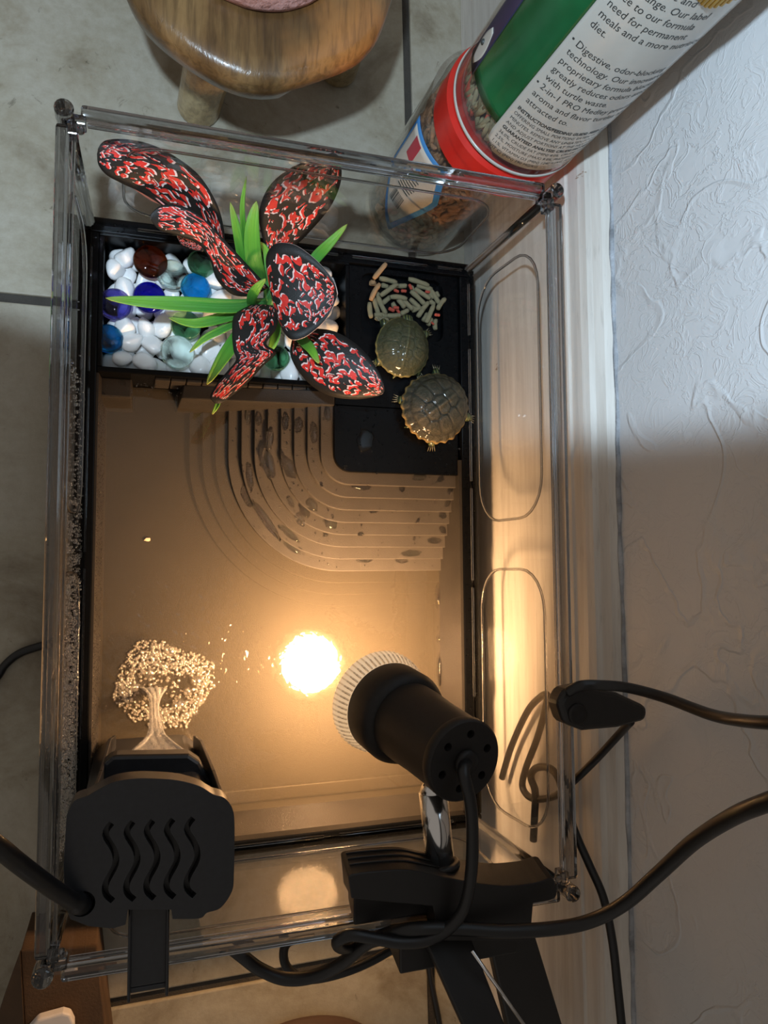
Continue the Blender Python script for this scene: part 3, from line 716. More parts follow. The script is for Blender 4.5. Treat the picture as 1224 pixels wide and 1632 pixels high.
# ------------------------------------------------------------------ food pellets
def cap_mesh(L_, r, bend, seed, mat):
    rd = random.Random(seed); pts = [(-L_ / 2 + L_ * i / 6, bend * math.sin(PI * i / 6), 0) for i in range(7)]
    rr = [r * .75] + [r * rd.uniform(.94, 1.05) for _ in range(5)] + [r * .75]
    return link_mesh(MB().tube(pts, rr, 9).mesh('food_pellet'), mat)
def link_mesh(me, mat):
    me.materials.append(mat)
    for p in me.polygons: p.use_smooth = True
    return me
unit = {}
for nm in ('pellet', 'pellettan', 'pelletred'):
    unit[nm] = [cap_mesh(1, .155 if nm != 'pelletred' else .30, b, i, M[nm]) for i, b in enumerate((0, .06, -.05))]
PL = [(315, 237, -52, 160, 't', 4), (280, 395, -62, 155, 't', 3), (375, 308, 5, 150, 'o', 2), (380, 380, -38, 165, 'o', 3), (485, 348, -8, 70, 'o', 1), (605, 322, 10, 180, 'o', 2), (650, 360, 6, 135, 'o', 1), (455, 440, 0, 140, 'o', 3),
      (600, 440, 38, 160, 'o', 2), (635, 408, 30, 150, 'o', 2), (730, 430, 58, 135, 'o', 2), (778, 485, -54, 125, 'o', 3), (692, 560, -68, 160, 'o', 3), (655, 500, -50, 90, 'o', 2), (330, 490, 62, 155, 'o', 2), (285, 500, 72, 140, 'o', 1),
      (243, 530, 86, 125, 'o', 2), (475, 480, 48, 90, 'o', 2), (525, 490, 42, 115, 'o', 2), (578, 480, 40, 110, 'o', 1), (596, 528, -18, 95, 'o', 1), (625, 545, -55, 110, 'o', 2), (345, 578, 2, 160, 'o', 1), (330, 600, 6, 115, 'o', 2),
      (500, 545, -32, 85, 'o', 1), (735, 640, -85, 90, 'o', 1), (655, 585, -60, 80, 'o', 1), (365, 455, -42, 95, 'o', 1), (420, 568, -10, 120, 'o', 2), (350, 350, 10, 60, 'o', 1), (560, 380, 70, 70, 'o', 1), (420, 350, -20, 80, 'o', 1),
      (690, 400, 60, 110, 'o', 1), (745, 415, 60, 50, 'o', 1), (430, 500, 50, 70, 'o', 1), (300, 440, 80, 90, 'o', 1), (260, 330, 0, 55, 't', 1), (560, 520, 20, 80, 'o', 1), (705, 480, 30, 60, 'o', 1), (690, 620, -60, 70, 'o', 1),
      (435, 390, 20, 42, 'r', 3), (490, 393, 0, 44, 'r', 3), (540, 360, 60, 44, 'r', 3), (668, 397, 0, 40, 'r', 2), (398, 530, 20, 50, 'r', 3), (432, 517, 0, 46, 'r', 3), (447, 543, 50, 40, 'r', 2), (742, 572, 0, 44, 'r', 4), (706, 634, 40, 30, 'r', 2),
      (262, 318, 0, 36, 't', 2), (585, 400, 0, 30, 'r', 1)]
for i, (cx_, cy_, an, ln, kd, ly) in enumerate(PL):
    px, py = 540 + cx_ / 4.708, 380 + cy_ / 4.708; P = at(px, py, .0515 + .0018 * ly); L_ = ln / 4.708 * .000415
    nm = {'t': 'pellettan', 'o': 'pellet', 'r': 'pelletred'}[kd]
    o = bpy.data.objects.new('food_pellet', unit[nm][i % 3]); COL.objects.link(o)
    rad = .00175; sx_ = L_; sy_ = rad / (.155 if kd != 'r' else .30)
    if kd == 'r': sy_ = L_ * .95
    o.scale = (sx_, sy_, sy_); o.location = (P.x, P.y, .0495 + .0018 * ly + (.0012 if kd == 'r' else 0)); o.rotation_euler = (random.uniform(0, 6), random.uniform(-.12, .12), -math.radians(an))
    if i == 0: lb, gr = 'tan food pellet standing out at the back left of the pile', None
    elif kd == 't': lb, gr = 'tan food pellet at the left edge of the pellet pile', 'tan food pellets'
    elif kd == 'r': lb, gr = 'short red food pellet in the pile above the smaller turtle', 'red food pellets'
    else: lb, gr = 'olive stick shaped food pellet in the pile above the smaller turtle', 'olive food pellets'
    tag(o, lb, 'food pellet', gr)
P = at(234, 860, WZ); 
tag(MB().prism([(P.x - .002, P.y - .0006), (P.x + .001, P.y - .0012), (P.x + .0022, P.y - .0006), (P.x + .002, P.y + .0012), (P.x - .0006, P.y + .0012)], WZ, WZ + .0009).build('food_flake', M['flake'], bevel=.0003), 'small cream flake floating on the water left of the stairs', 'flake')

# ------------------------------------------------------------------ filter with waterfall
flt = empty('hang_on_filter', (-.09, -.143, .185), 'black hanging filter with wavy slots hooked over the near left rim', 'filter')
FZ1 = .186
lid_px = [(106, 1300), (118, 1277), (140, 1268), (150, 1262), (180, 1247), (215, 1241), (250, 1241), (285, 1244), (318, 1253), (340, 1266), (358, 1272), (371, 1290), (374, 1320), (373, 1390), (370, 1420), (352, 1447), (330, 1455), (318, 1464), (275, 1465), (273, 1450), (204, 1450), (200, 1474), (180, 1480), (140, 1476), (112, 1465), (103, 1440), (101, 1380)]
lid_w = spline([at(x, y, FZ1) for x, y in lid_px[:19]], 4) + [at(x, y, FZ1) for x, y in lid_px[19:]]
fl_ = MB().prism([(p.x, p.y) for p in lid_w], FZ1 - .013, FZ1).build('lid', M['filter'], flt)
cuts = []
for k_, x0 in enumerate((172, 206, 238, 270, 302)):
    off = -2 * k_
    pth = [(x0 + 6, 1312 + off), (x0 - 4, 1330 + off), (x0 + 10, 1356 + off), (x0 + 12, 1378 + off), (x0 - 3, 1408 + off), (x0 - 3, 1425 + off), (x0 + 8, 1436 + off)]
    W2 = [at(x, y, FZ1) for x, y in pth]; sp = spline(W2, 4); L_, R_ = [], []
    for i, p in enumerate(sp):
        q = (sp[min(i + 1, len(sp) - 1)] - sp[max(i - 1, 0)]).normalized(); nn = Vector((-q.y, q.x, 0)); hw = .00125
        L_.append((p.x + nn.x * hw, p.y + nn.y * hw)); R_.append((p.x - nn.x * hw, p.y - nn.y * hw))
    cuts.append(MB().prism(L_ + R_[::-1], FZ1 - .006, FZ1 + .01))
Pc = at(131, 1441, FZ1)
cuts.append(MB().prism([(Pc.x + .0052 * math.cos(a), Pc.y + .0052 * math.sin(a)) for a in [2 * PI * j / 24 for j in range(24)]], FZ1 - .010, FZ1 + .01))
fl_.location = (0, 0, 0); pa = fl_.parent; fl_.parent = None
cut(fl_, cuts); fl_.parent = pa; fl_.location = -Vector(pa.location)
add_bevel(fl_, .0012, 3); sharp(fl_)
wv_ = MB()
for k_, x0 in enumerate((172, 206, 238, 270, 302)):
    pass
bx = [(-.121, -.166), (-.058, -.166), (-.0585, -.134), (-.066, -.127), (-.112, -.127), (-.1205, -.134)]
MB().prism(bx, .030, FZ1 - .013).build('body', M['filter'], flt, bevel=.002)
sp_t = [at(x, y, .120) for x, y in ((150, 1262), (166, 1212), (180, 1200), (300, 1198), (318, 1210), (345, 1262))]
MB().prism([(p.x, p.y) for p in sp_t], .112, .126).build('spout', M['filter'], flt, bevel=.002)
for q in (((143, 1268), (158, 1228), (172, 1178), (180, 1172)), ((352, 1268), (338, 1228), (318, 1180), (308, 1172))):
    tp = [at(q[0][0], q[0][1], .168), at(q[1][0], q[1][1], .135), at(q[2][0], q[2][1], .080), at(q[3][0], q[3][1], .060)]
    sp_ = MB(); sgn = Vector((.0018, 0, 0))
    for i in range(3):
        a_, b_ = tp[i], tp[i + 1]; dn = Vector((0, -.012, -.004))
        sp_.hexa([a_ + dn, a_ + dn + sgn, b_ + dn + sgn, b_ + dn], [a_, a_ + sgn, b_ + sgn, b_])
    sp_.build('spout_side', M['filter'], flt, bevel=.0004)
hk = MB(); hk.bb(-.0985, -.0808, -.2060, -.160, .1740, .1775); hk.bb(-.0985, -.0808, -.2085, -.2060, .128, .1775); hk.bb(-.0985, -.0970, -.2110, -.160, .1700, .1800); hk.bb(-.0823, -.0808, -.2110, -.160, .1700, .1800)
hk.build('hook', M['filter'], flt, bevel=.0008)
pts = [at(131, 1441, .183), at(118, 1437, .190), at(90, 1420, .20), at(55, 1395, .215), at(25, 1372, .225), at(0, 1352, .235), at(-60, 1310, .25), at(-160, 1260, .26)]
MB().tube(spline(pts), [.0046] * 8 + [.0036] * (len(spline(pts)) - 8), 12).build('cable', M['blackcord'], flt, smooth=True)
# falling water: fan narrowing to a column
fa = empty('waterfall', (-.085, -.115, WZ), 'thin stream of water falling from the filter spout into the pool', 'water stream')
secs = [((205, 1205), (300, 1205), .112), ((222, 1190), (282, 1190), .095), ((232, 1175), (264, 1175), .080), ((238, 1155), (256, 1155), .062), ((240, 1130), (253, 1130), .045), ((236, 1108), (258, 1110), .030), ((222, 1095), (266, 1098), .0235)]
A = spline([at(*a, z) for a, b, z in secs], 4); B = spline([at(*b, z) for a, b, z in secs], 4); mb = MB(); nv = 17
for i in range(len(A)):
    wd = (B[i] - A[i]).length
    for j in range(nv):
        v = j / (nv - 1); p = A[i].lerp(B[i], v); p.z += .0018 * math.sin(v * 19 + i * .35) * min(1, wd / .02) + .0010 * math.sin(v * PI); mb.v.append(tuple(p))
for i in range(len(A) - 1):
    for j in range(nv - 1): mb.f.append((i * nv + j, i * nv + j + 1, (i + 1) * nv + j + 1, (i + 1) * nv + j))
o = mb.build('stream', M['fall'], fa, smooth=True); s = o.modifiers.new('s', 'SOLIDIFY'); s.thickness = .0014
for a, b in (((205, 1205), (240, 1172)), ((300, 1205), (258, 1172))):
    p, q = at(*a, .112), at(*b, .078); MB().tube(spline([p, p.lerp(q, .5) + Vector((0, 0, .002)), q]), .0016, 8).build('stream_edge', M['fall'], fa, smooth=True)
# foam: small bubbles as stuff, large ones single
fm = MB(); rd = random.Random(4)
def infoam(x, y):
    ex, ey = (x - 262) / 78, (y - 1090) / 70
    r = math.hypot(ex, ey) * (1 + .3 * noise.noise(Vector((x * .02 + 3, y * .02, 0))))
    if y > 1150 and x < 235: return False
    if y < 1060 and x < 200: return False
    return r < 1 and not (r < .62 and y > 1075 and rd.random() < .8) and not (x < 225 and y > 1110 and rd.random() < .5)
nb = 0
while nb < 1500:
    x, y = rd.uniform(180, 342), rd.uniform(1018, 1160)
    if not infoam(x, y): continue
    e = math.hypot((x - 262) / 78, (y - 1090) / 70)
    rr = rd.choice((.0006, .0008, .001, .0013 if e < .9 else .0008)); P = at(x, y, WZ); fm.ico((P.x, P.y, WZ + rr * .25), rr, 1); nb += 1
tag(fm.build('foam', M['froth'], smooth=True), 'ring of fine foam bubbles where the stream meets the water', 'foam', kind='stuff')
for j, (x, y, r) in enumerate(((270, 1037, 10), (243, 1040, 7), (313, 1085, 9), (317, 1117, 9), (320, 1100, 5), (285, 1123, 11), (297, 1140, 7), (311, 1135, 5), (238, 1072, 9), (215, 1095, 8), (298, 1102, 7))):
    bl_ = ('largest of the bubbles, at the far edge of the foam', 'bubble just left of the largest one, at the far edge of the foam', 'upper of the two big bubbles on the right side of the foam', 'lower of the two big bubbles on the right side of the foam', 'small bubble between the two big ones on the right side of the foam', 'large bubble at the near edge of the foam, right of the stream', 'bubble at the nearest edge of the foam ring', 'small bubble between the near edge and right side of the foam', 'dark bubble in the middle of the foam above the stream', 'bubble at the left side of the foam ring', 'bubble left of the upper right pair in the foam')[j]
    P = at(x, y, WZ); rr = r * .00042
    o = MB().lathe([(max(.00005, rr * math.cos(a)), rr * math.sin(a) * .85) for a in [j_ * PI / 2 / 9 for j_ in range(10)]], (0, 0, 0), n=24).build('bubble', M['foam'], smooth=True); o.location = (P.x, P.y, WZ + .0001)
    tag(o, bl_, 'bubble', 'large bubbles in the foam')

# ------------------------------------------------------------------ clip-on heat lamp
bc = Vector((.0390, -.0980, .113)); cc = Vector((.0545, -.1135, .200)); ax = (cc - bc).normalized()
lamp = empty('clip_on_heat_lamp', (.055, -.195, .165), 'black clip-on heat lamp with glowing bulb clamped to the near rim', 'lamp')
LN = (cc - bc).length
MB().lathe([(.0002, -.0075), (.006, -.0072), (.012, -.0060), (.018, -.0038), (.0215, -.0016), (.0228, .0008), (.0002, .0012)], bc, ax, 48).build('bulb_face', M['bulbface'], lamp, smooth=True)
br = MB().lathe([(.0235, -.001), (.0285, -.0006), (.0296, .0015), (.0290, .006), (.0262, .013), (.0235, .018), (.0220, .018), (.0235, .010), (.0232, .001)], bc, ax, 64, close=True).build('bulb_rim', M['bulbrim'], lamp, smooth=True)
u_ = ax.orthogonal().normalized(); v_ = ax.cross(u_)
rb = MB()
for k_ in range(60):
    a = 2 * PI * k_ / 60; d = u_ * math.cos(a) + v_ * math.sin(a)
    rb.tube([bc + d * .0297 + ax * .002, bc + d * .0288 + ax * .008, bc + d * .0265 + ax * .0138], .0005, 5)
rb.build('bulb_ribs', M['ridge'], lamp, smooth=True)
MB().lathe([(.0215, .012), (.0252, .0125), (.0262, .0145), (.0262, .031), (.0250, .0345), (.0222, .037), (.0205, .037)], bc, ax, 64).build('collar', M['lampblack'], lamp, smooth=True)
sharp(MB().lathe([(.0213, .034), (.0213, .046), (.0205, .060), (.0200, LN - .002)], bc, ax, 64).build('housing', M['lampblack'], lamp, smooth=True))
cap = MB().lathe([(.0198, -.004), (.0206, -.003), (.0206, .0015), (.0196, .0028), (.0070, .0028)], cc, ax, 64).build('end_cap', M['lampblack'], lamp)
holes = []
vd = (CAM - cc).normalized()
e1 = Vector((1, 0, 0)); e1 = (e1 - ax * e1.dot(ax)).normalized(); e2 = ax.cross(e1)
for k_ in range(6):
    a = 2 * PI * k_ / 6 + .35; c0 = cc + (e1 * math.cos(a) + e2 * math.sin(a)) * .0135
    holes.append(MB().lathe([(.0021, -.003), (.0021, .01)], c0, ax, 16))
cap.location = (0, 0, 0); cap.parent = None; cut(cap, holes); cap.parent = lamp; cap.location = -Vector(lamp.location); sharp(cap)
MB().lathe([(.0062, .0026), (.0062, .0050), (.0048, .0062), (.0030, .0062)], cc, ax, 32).build('cord_grommet', M['lampblack'], lamp, smooth=True)
jb = at(690, 1262, .172); jp = at(702, 1378, .172)
MB().tube([jp, jb], .0074, 28).build('chrome_arm', M['chrome'], lamp, smooth=True)
sharp(lamp.children[-1])
MB().ico(jb, .0066, 3).build('ball_joint', M['chrome'], lamp, smooth=True)
q0 = bc + ax * (LN * .62); MB().tube([jb, q0 + (jb - q0).normalized() * .017], .0042, 16).build('joint_stud', M['chrome'], lamp, smooth=True)
MB().lathe([(.0102, 0), (.0102, .0022), (.0088, .0030), (.0068, .0030)], jp + Vector((0, -.001, 0)), (jb - jp), 40).build('arm_washer', M['clampblack'], lamp, smooth=True)
# clamp: upper jaw inside the rim, body over the rim, two levers outside
ZJ = .186
top = [(555, 1398), (570, 1392), (640, 1386), (680, 1392), (740, 1404), (800, 1412), (850, 1408), (878, 1400), (886, 1412), (884, 1432), (850, 1440), (845, 1500), (700, 1500), (690, 1445), (560, 1432)]
tw0 = [at(x, y, ZJ) for x, y in top]; bw0 = [Vector((p.x + .001, p.y + (.005 if i < 9 else 0), .168)) for i, p in enumerate(tw0)]
tw = spline(tw0[:11], 4) + tw0[11:]; bw = spline(bw0[:11], 4) + bw0[11:]
n_ = len(tw); jw = MB(); jw.add(list(bw) + list(tw), [tuple(range(n_))[::-1], tuple(range(n_, 2 * n_))] + [(i, (i + 1) % n_, (i + 1) % n_ + n_, i + n_) for i in range(n_)])
jw.build('jaw', M['clampblack'], lamp, bevel=.0010)
rbs = MB()
for k_ in range(3):
    z = .171 + .0042 * k_; f = (z - .168) / (ZJ - .168)
    pr = []
    for i in range(3, 15): pr.append(Vector(bw[i]).lerp(tw[i], f) + Vector((0, .0003, 0)))
    rbs.tube(pr, .0005, 6)
rbs.build('jaw_ribs', M['clampblack'], lamp, smooth=True)
# jaw pads gripping both faces of the end panel
MB().hexa([(.012, -.1955, .145), (.104, -.1955, .145), (.104, -.1890, .145), (.012, -.1890, .145)], [(.008, -.198, .170), (.108, -.198, .170), (.108, -.184, .170), (.008, -.184, .170)]).build('inner_pad', M['clampblack'], lamp, bevel=.001)
MB().hexa([(.035, -.214, .110), (.085, -.214, .110), (.085, -.2045, .110), (.035, -.2045, .110)], [(.030, -.222, .176), (.095, -.222, .176), (.095, -.2045, .176), (.030, -.2045, .176)]).build('outer_jaw', M['clampblack'], lamp, bevel=.001)
def lever(a0, a1, b0, b1, h, name='lever'):
    dz = Vector((0, 0, h)); MB().hexa([a0 - dz, a1 - dz, b1 - dz, b0 - dz], [a0, a1, b1, b0]).build(name, M['clampblack'], lamp, bevel=.0012)
lever(at(668, 1480, .178), at(745, 1480, .178), at(745, 1650, .205), at(812, 1650, .205), .007)
lever(at(775, 1480, .160), at(850, 1480, .160), at(815, 1660, .150), at(905, 1660, .150), .007)
spg = []
c0 = at(790, 1478, .158)
for k_ in range(70):
    a = k_ * .6; spg.append(c0 + Vector((k_ * .0003 - .010, math.cos(a) * .0055, math.sin(a) * .0055)))
MB().tube(spg, .0007, 6).build('spring', M['chrome'], lamp, smooth=True)
MB().tube([at(752, 1515, .196), at(840, 1640, .196)], .0009, 8).build('lever_edge_highlight', M['chrome'], lamp, smooth=True)  # thin chrome rod added to draw the bright highlight on the lever edge
def cord(name, P, r, parent, flat=1.0, mat='blackcord'):
    return MB().tube(spline(P, 8), r, 12, flat=flat).build(name, M[mat], parent, smooth=True)
cord('cord', [cc + ax * .004, at(739, 1232, .213), at(750, 1280, .213), at(753, 1340, .208), at(750, 1400, .202), at(738, 1450, .196), at(712, 1482, .192), at(680, 1498, .190), at(640, 1502, .188), at(600, 1496, .186), at(560, 1490, .184), at(538, 1500, .180), at(545, 1510, .17),
               at(575, 1505, .16), at(640, 1490, .155), at(700, 1484, .16)], .0030, lamp)
# inline switch on the lamp cord, beyond the right rim
sw = [at(x, y, .215) for x, y in ((888, 1120), (900, 1098), (930, 1092), (985, 1104), (1032, 1126), (1030, 1148), (985, 1160), (930, 1165), (898, 1152))]
so = MB().prism([(p.x, p.y) for p in sw], .203, .216).build('inline_switch', M['clampblack'], lamp, bevel=.003, seg=3); so['label'] = 'black inline cord switch beside the right rim'
c_ = at(920, 1138, .216); MB().lathe([(.0052, 0), (.0052, .0008), (.0040, .0014), (.0022, .0008), (.0002, .0008)], c_, (0, 0, 1), 28).build('switch_button', M['lampblack'], so, smooth=True)
so.children[0].location = (0, 0, 0)
cord('cord', [at(905, 1103, .2175), at(925, 1093, .222), at(955, 1092, .225), at(1000, 1096, .235), at(1060, 1112, .255), at(1130, 1138, .285), at(1180, 1148, .31), at(1240, 1152, .335), at(1350, 1150, .36)], .0025, lamp)
cord('cord', [at(1005, 1150, .208), at(985, 1172, .19), at(950, 1210, .17)] + [atx(915, 1244, .143), atx(885, 1268, .143), atx(850, 1273, .1425), atx(833, 1255, .142), atx(838, 1225, .142), atx(855, 1180, .142), atx(868, 1135, .142), atx(872, 1108, .142), atx(860, 1112, .142), atx(840, 1135, .1425), atx(815, 1190, .143), atx(800, 1240, .143)], .0022, lamp)
cord('cord', [atx(850, 1340, .1425), atx(852, 1300, .142), atx(853, 1262, .1405), atx(846, 1238, .140), atx(855, 1224, .140), atx(875, 1224, .140), atx(890, 1240, .140), atx(900, 1275, .1405), atx(918, 1330, .141), atx(940, 1380, .1435), atx(962, 1432, .1455), atx(976, 1500, .146), atx(984, 1570, .146), atx(992, 1650, .146), atx(998, 1750, .146)], .0023, lamp)

# foreground power cable and floor cords
ca_ = cord('power_cable', [at(1350, 1235, .36), at(1224, 1278, .325), at(1165, 1303, .300), at(1105, 1342, .270), at(1050, 1392, .245), at(995, 1440, .225), at(940, 1468, .210), at(880, 1480, .202), at(800, 1484, .196), at(730, 1480, .1915), at(650, 1482, .187), at(590, 1500, .172), at(545, 1535, .155), at(500, 1556, .145), at(455, 1560, .140), at(415, 1545, .138), at(385, 1523, .138), at(350, 1495, .132)], .0034, None)
tag(ca_, 'thick black power cable crossing from the right edge past the clamp', 'cable')
cb_ = cord('thin_cable', [at(660, 1490, .12), at(600, 1527, .12), at(545, 1550, .12), at(490, 1560, .118), at(460, 1545, .115), at(452, 1520, .112), at(462, 1500, .11), at(500, 1492, .11)], .0026, None)
tag(cb_, 'thinner black cable looping below the near rim', 'cable')
cc_ = cord('wall_cord', [at(684, 1500, .005), at(684, 1545, .0035), at(690, 1580, .003), at(700, 1632, .003), at(704, 1700, .003)], .0022, None)
tag(cc_, 'thin black cord lying along the floor grout near the clamp', 'cord')
cf_ = cord('floor_cord', [at(110, 1018, .0028), at(60, 1031, .0028), at(30, 1042, .0028), at(8, 1060, .0028), at(-10, 1085, .0028), at(-60, 1130, .0028)], .0026, None)
tag(cf_, 'black cord lying on the floor tile left of the tank', 'cord')

# ------------------------------------------------------------------ jars
def cyl_pt(c, r, deg, z): a = math.radians(deg); return (c[0] + r * math.cos(a), c[1] + r * math.sin(a), z)
def patch(c, r, f, th=.0002, nz=14, na=28):
    """label on a cylinder: f(v) -> (deg0, deg1) as v runs 0..1 over z0..z1"""
    z0, z1, fn = f; mb = MB()
    for rr in (r, r + th):
        for i in range(nz + 1):
            v = i / nz; d0, d1 = fn(v)
            for j in range(na + 1): mb.v.append(cyl_pt(c, rr, d0 + (d1 - d0) * j / na, z0 + (z1 - z0) * v))
    K = (nz + 1) * (na + 1)
    for s in (0, 1):
        for i in range(nz):
            for j in range(na):
                a = s * K + i * (na + 1) + j; mb.f.append((a, a + 1, a + na + 2, a + na + 1))
    def rimq(a, b): mb.f.append((a, b, b + K, a + K))
    for i in range(nz): rimq(i * (na + 1), (i + 1) * (na + 1)); rimq(i * (na + 1) + na, (i + 1) * (na + 1) + na)
    for j in range(na): rimq(j, j + 1); rimq(nz * (na + 1) + j, nz * (na + 1) + j + 1)
    return mb
def text_on(c, r, deg, z, body, size, parent, mat='ink', name='printed_text', squeeze=1.0, bold=0):
    cu = bpy.data.curves.new('text', 'FONT'); cu.body = body; cu.size = size; cu.resolution_u = 2; cu.fill_mode = 'FRONT'; cu.offset = bold
    to = bpy.data.objects.new('t', cu); COL.objects.link(to); bpy.context.view_layer.update()
    me = bpy.data.meshes.new_from_object(to.evaluated_get(bpy.context.evaluated_depsgraph_get())); bpy.data.objects.remove(to); bpy.data.curves.remove(cu)
    for v in me.vertices: v.co = Vector(cyl_pt(c, r, deg + math.degrees(v.co.x * squeeze / r), z + v.co.y))
    me.materials.clear(); return link(name, me, M[mat], parent)
J1 = (.1135, .2505); R1 = .0425
jar1 = empty('pellet_jar', (J1[0], J1[1], .1625), 'tall food jar with green and white label stacked on the red lid', 'jar')
JT = .335
sharp(MB().lathe([(R1 - .0012, .1645), (R1, .1660), (R1, JT), (R1 - .001, JT + .002), (R1 - .0035, JT + .002), (R1 - .0025, JT), (R1 - .0022, .1675), (.002, .1668)], (*J1, 0), n=96).build('jar_wall', M['jarclear'], jar1), 25)
MB().lathe([(R1 + .0001, .1632), (R1 + .0007, .1640), (R1 + .0007, .1652), (R1 + .0001, .1660)], (*J1, 0), n=96, close=True).build('base_ring', M['labelwhite'], jar1, smooth=True)
MB().lathe([(R1 - .0075, .1665), (R1 - .0075, JT)], (*J1, 0), n=48).build('contents_core', M['dark'], jar1, smooth=True)
cn = MB(); rd = random.Random(11); nred = MB()
for k_ in range(1500):
    dg = rd.uniform(130, 325); z = rd.uniform(.168, .30 if dg < 235 else .19); ti = rd.gauss(0, .35)
    L_ = rd.uniform(.009, .013); rr = R1 - .0048 - rd.uniform(0, .0012)
    a0 = dg - math.degrees(math.sin(ti) * L_ / 2 / rr); a1 = dg + math.degrees(math.sin(ti) * L_ / 2 / rr)
    p, q = Vector(cyl_pt(J1, rr, a0, max(.1685, z - math.cos(ti) * L_ / 2))), Vector(cyl_pt(J1, rr, a1, z + math.cos(ti) * L_ / 2))
    (nred if k_ % 11 == 0 else cn).tube([p, p.lerp(q, .5), q], [.0013, .0016, .0013], 6)
tag(cn.build('pellets', M['pellet'], jar1, smooth=True), kind='stuff'); tag(nred.build('red_pellets', M['pelletred'], jar1, smooth=True), kind='stuff')
def rc(d0, d1, cut0, h):   # label with rounded lower left corner
    def fn(v):
        q = max(0, 1 - v * h / cut0); return (d0 + 10 * (1 - math.sqrt(max(0, 1 - q * q))), d1)
    return fn
Zw0, Zw1 = .1722, .33
patch(J1, R1 + .0002, (Zw0, Zw1, rc(226.5, 395, .012, Zw1 - Zw0)), nz=24, na=60).build('white_label', M['labelwhite'], jar1, smooth=True)
def gf(v):
    z = .188 + (.40 - .188) * v; q = max(0, 1 - (z - .188) / .017); return (186 + 2 * 0, 226.5 - 18 * 0 - 3 * q)
def gfn(v):
    return (184, 226.4)
gm = MB()
patch(J1, R1 + .0002, (.1905, .33, lambda v: (187 + 30 * max(0, 1 - v * .21 / .012) * .0, 226.4)), nz=20, na=20).build('green_label', M['labelgreen'], jar1, smooth=True)
patch(J1, R1 + .0002, (.1880, .33, lambda v: (168, 187)), nz=14, na=12).build('navy_label', M['labelnavy'], jar1, smooth=True)
patch(J1, R1 + .0005, (.1905, .2150, lambda v: (176 - 5 * math.sin(PI * v) , 180 + 5 * math.sin(PI * v))), nz=10, na=8).build('label_emblem', M['labelwhite'], jar1, smooth=True)
MB().ico(cyl_pt(J1, R1 + .0006, 176, .2035), .0016, 2).build('emblem_dot', M['ink'], jar1, smooth=True)
RT = R1 + .00052
small = [('(VIT C) (MIN) 190 MG/KG', 0), ('1.1%, VITAMIN D3 (MIN) 1240 IU/KG, ASCORBIC ACID', 0), ('2.5%, MOISTURE (MAX) 9.0%, PHOSPHORUS (MIN)', 0), ('36.0%, CRUDE FAT (MIN) 4.0%, CRUDE FIBER (MAX)', 0), ('GUARANTEED ANALYSIS: CRUDE PROTEIN (MIN)', 1),
         ('AND ADJUST PORTIONS AT THE NEXT FEEDING.', 0), ('MINUTES. REMOVE ANY UNEATEN FOOD AFTER 5', 0), ('OFFERING SMALL PORTIONS EATEN WITHIN A COUPLE', 0), ('INSTRUCTIONS/FEEDING GUIDE: FEED 2-3 TIMES', 1)]
z = .1745
for tx, b in small:
    text_on(J1, RT, 231.0, z, tx, .00345, jar1, bold=.00012 if b else 0, squeeze=.86); z += .00435
z += .0030
big = ['attracted to.', 'aroma and flavor turtles are', '\u2022 2-in-1 PRO Medley provides an', 'with turtle waste.', 'greatly reduces odors associated', 'proprietary formula blocks and', 'technology. Our innovative', '\u2022 Digestive, odor-blocking', '', 'diet.', 'meals and a more nutritious', 'need for permanent', 'free to our formula', 'to change. Our label', 'fresh taste and', 'changes. As turtles']
for tx in big:
    if tx: text_on(J1, RT, 232.0 + (-3.0 if tx[0] == '\u2022' else 0), z, tx, .0056, jar1, squeeze=.92)
    z += .0064
# gold fringe emblem at the top of the label
gd = MB()
for k_ in range(9):
    dg = 268 + k_ * 3.2; zz = .312 - .004 * math.sin(PI * k_ / 8)
    gd.tube([cyl_pt(J1, R1 + .0006, dg, zz), cyl_pt(J1, R1 + .0008, dg, zz + .03)], .0011, 6)
gd.build('gold_emblem', M['labelgold'], jar1, smooth=True)
MB().lathe([(R1 + .001, JT - .002), (R1 + .002, JT), (R1 + .002, JT + .02), (R1, JT + .022), (.001, JT + .022)], (*J1, 0), n=64).build('lid', M['redlid'], jar1, smooth=True)

J2 = (.1080, .2630); R2 = .0395
jar2 = empty('shrimp_jar', (J2[0], J2[1], 0), 'clear jar of dried shrimp with red lid standing on the floor behind the tank', 'jar')
sharp(MB().lathe([(R2 - .004, 0), (R2 - .001, .001), (R2, .004), (R2, .118), (R2 + .0002, .128), (R2 + .0005, .137), (R2 - .003, .140), (R2 - .0025, .118), (R2 - .002, .004), (.001, .002)], (*J2, 0), n=80).build('jar_wall', M['jarclear'], jar2), 30)
sharp(MB().lathe([(.001, .136), (R1 - .001, .136), (R1 + .0012, .1375), (R1 + .0012, .158), (R1 - .001, .1605), (.001, .1605)], (J1[0] - .001, J1[1] + .001, 0), n=96).build('lid', M['redlid'], jar2))
sh = MB(); rd = random.Random(5)
for k_ in range(900):
    dg = rd.uniform(120, 330); rr = R2 - .005 - rd.uniform(0, .004); z = rd.uniform(.005, .118); L_ = rd.uniform(.006, .013); ti = rd.uniform(0, 6.28)
    P = []
    for q in range(5):
        tt = (q / 4 - .5) * L_; bd = (1 - (q / 2 - 1) ** 2) * L_ * .28
        P.append(cyl_pt(J2, rr, dg + math.degrees((tt * math.cos(ti) - bd * math.sin(ti)) / rr), min(max(z + tt * math.sin(ti) + bd * math.cos(ti), .004), .122)))
    sh.tube(P, [.0006, .0016, .0018, .0014, .0004], 6)
tag(sh.build('dried_shrimp', M['shrimp'], jar2, smooth=True), kind='stuff')
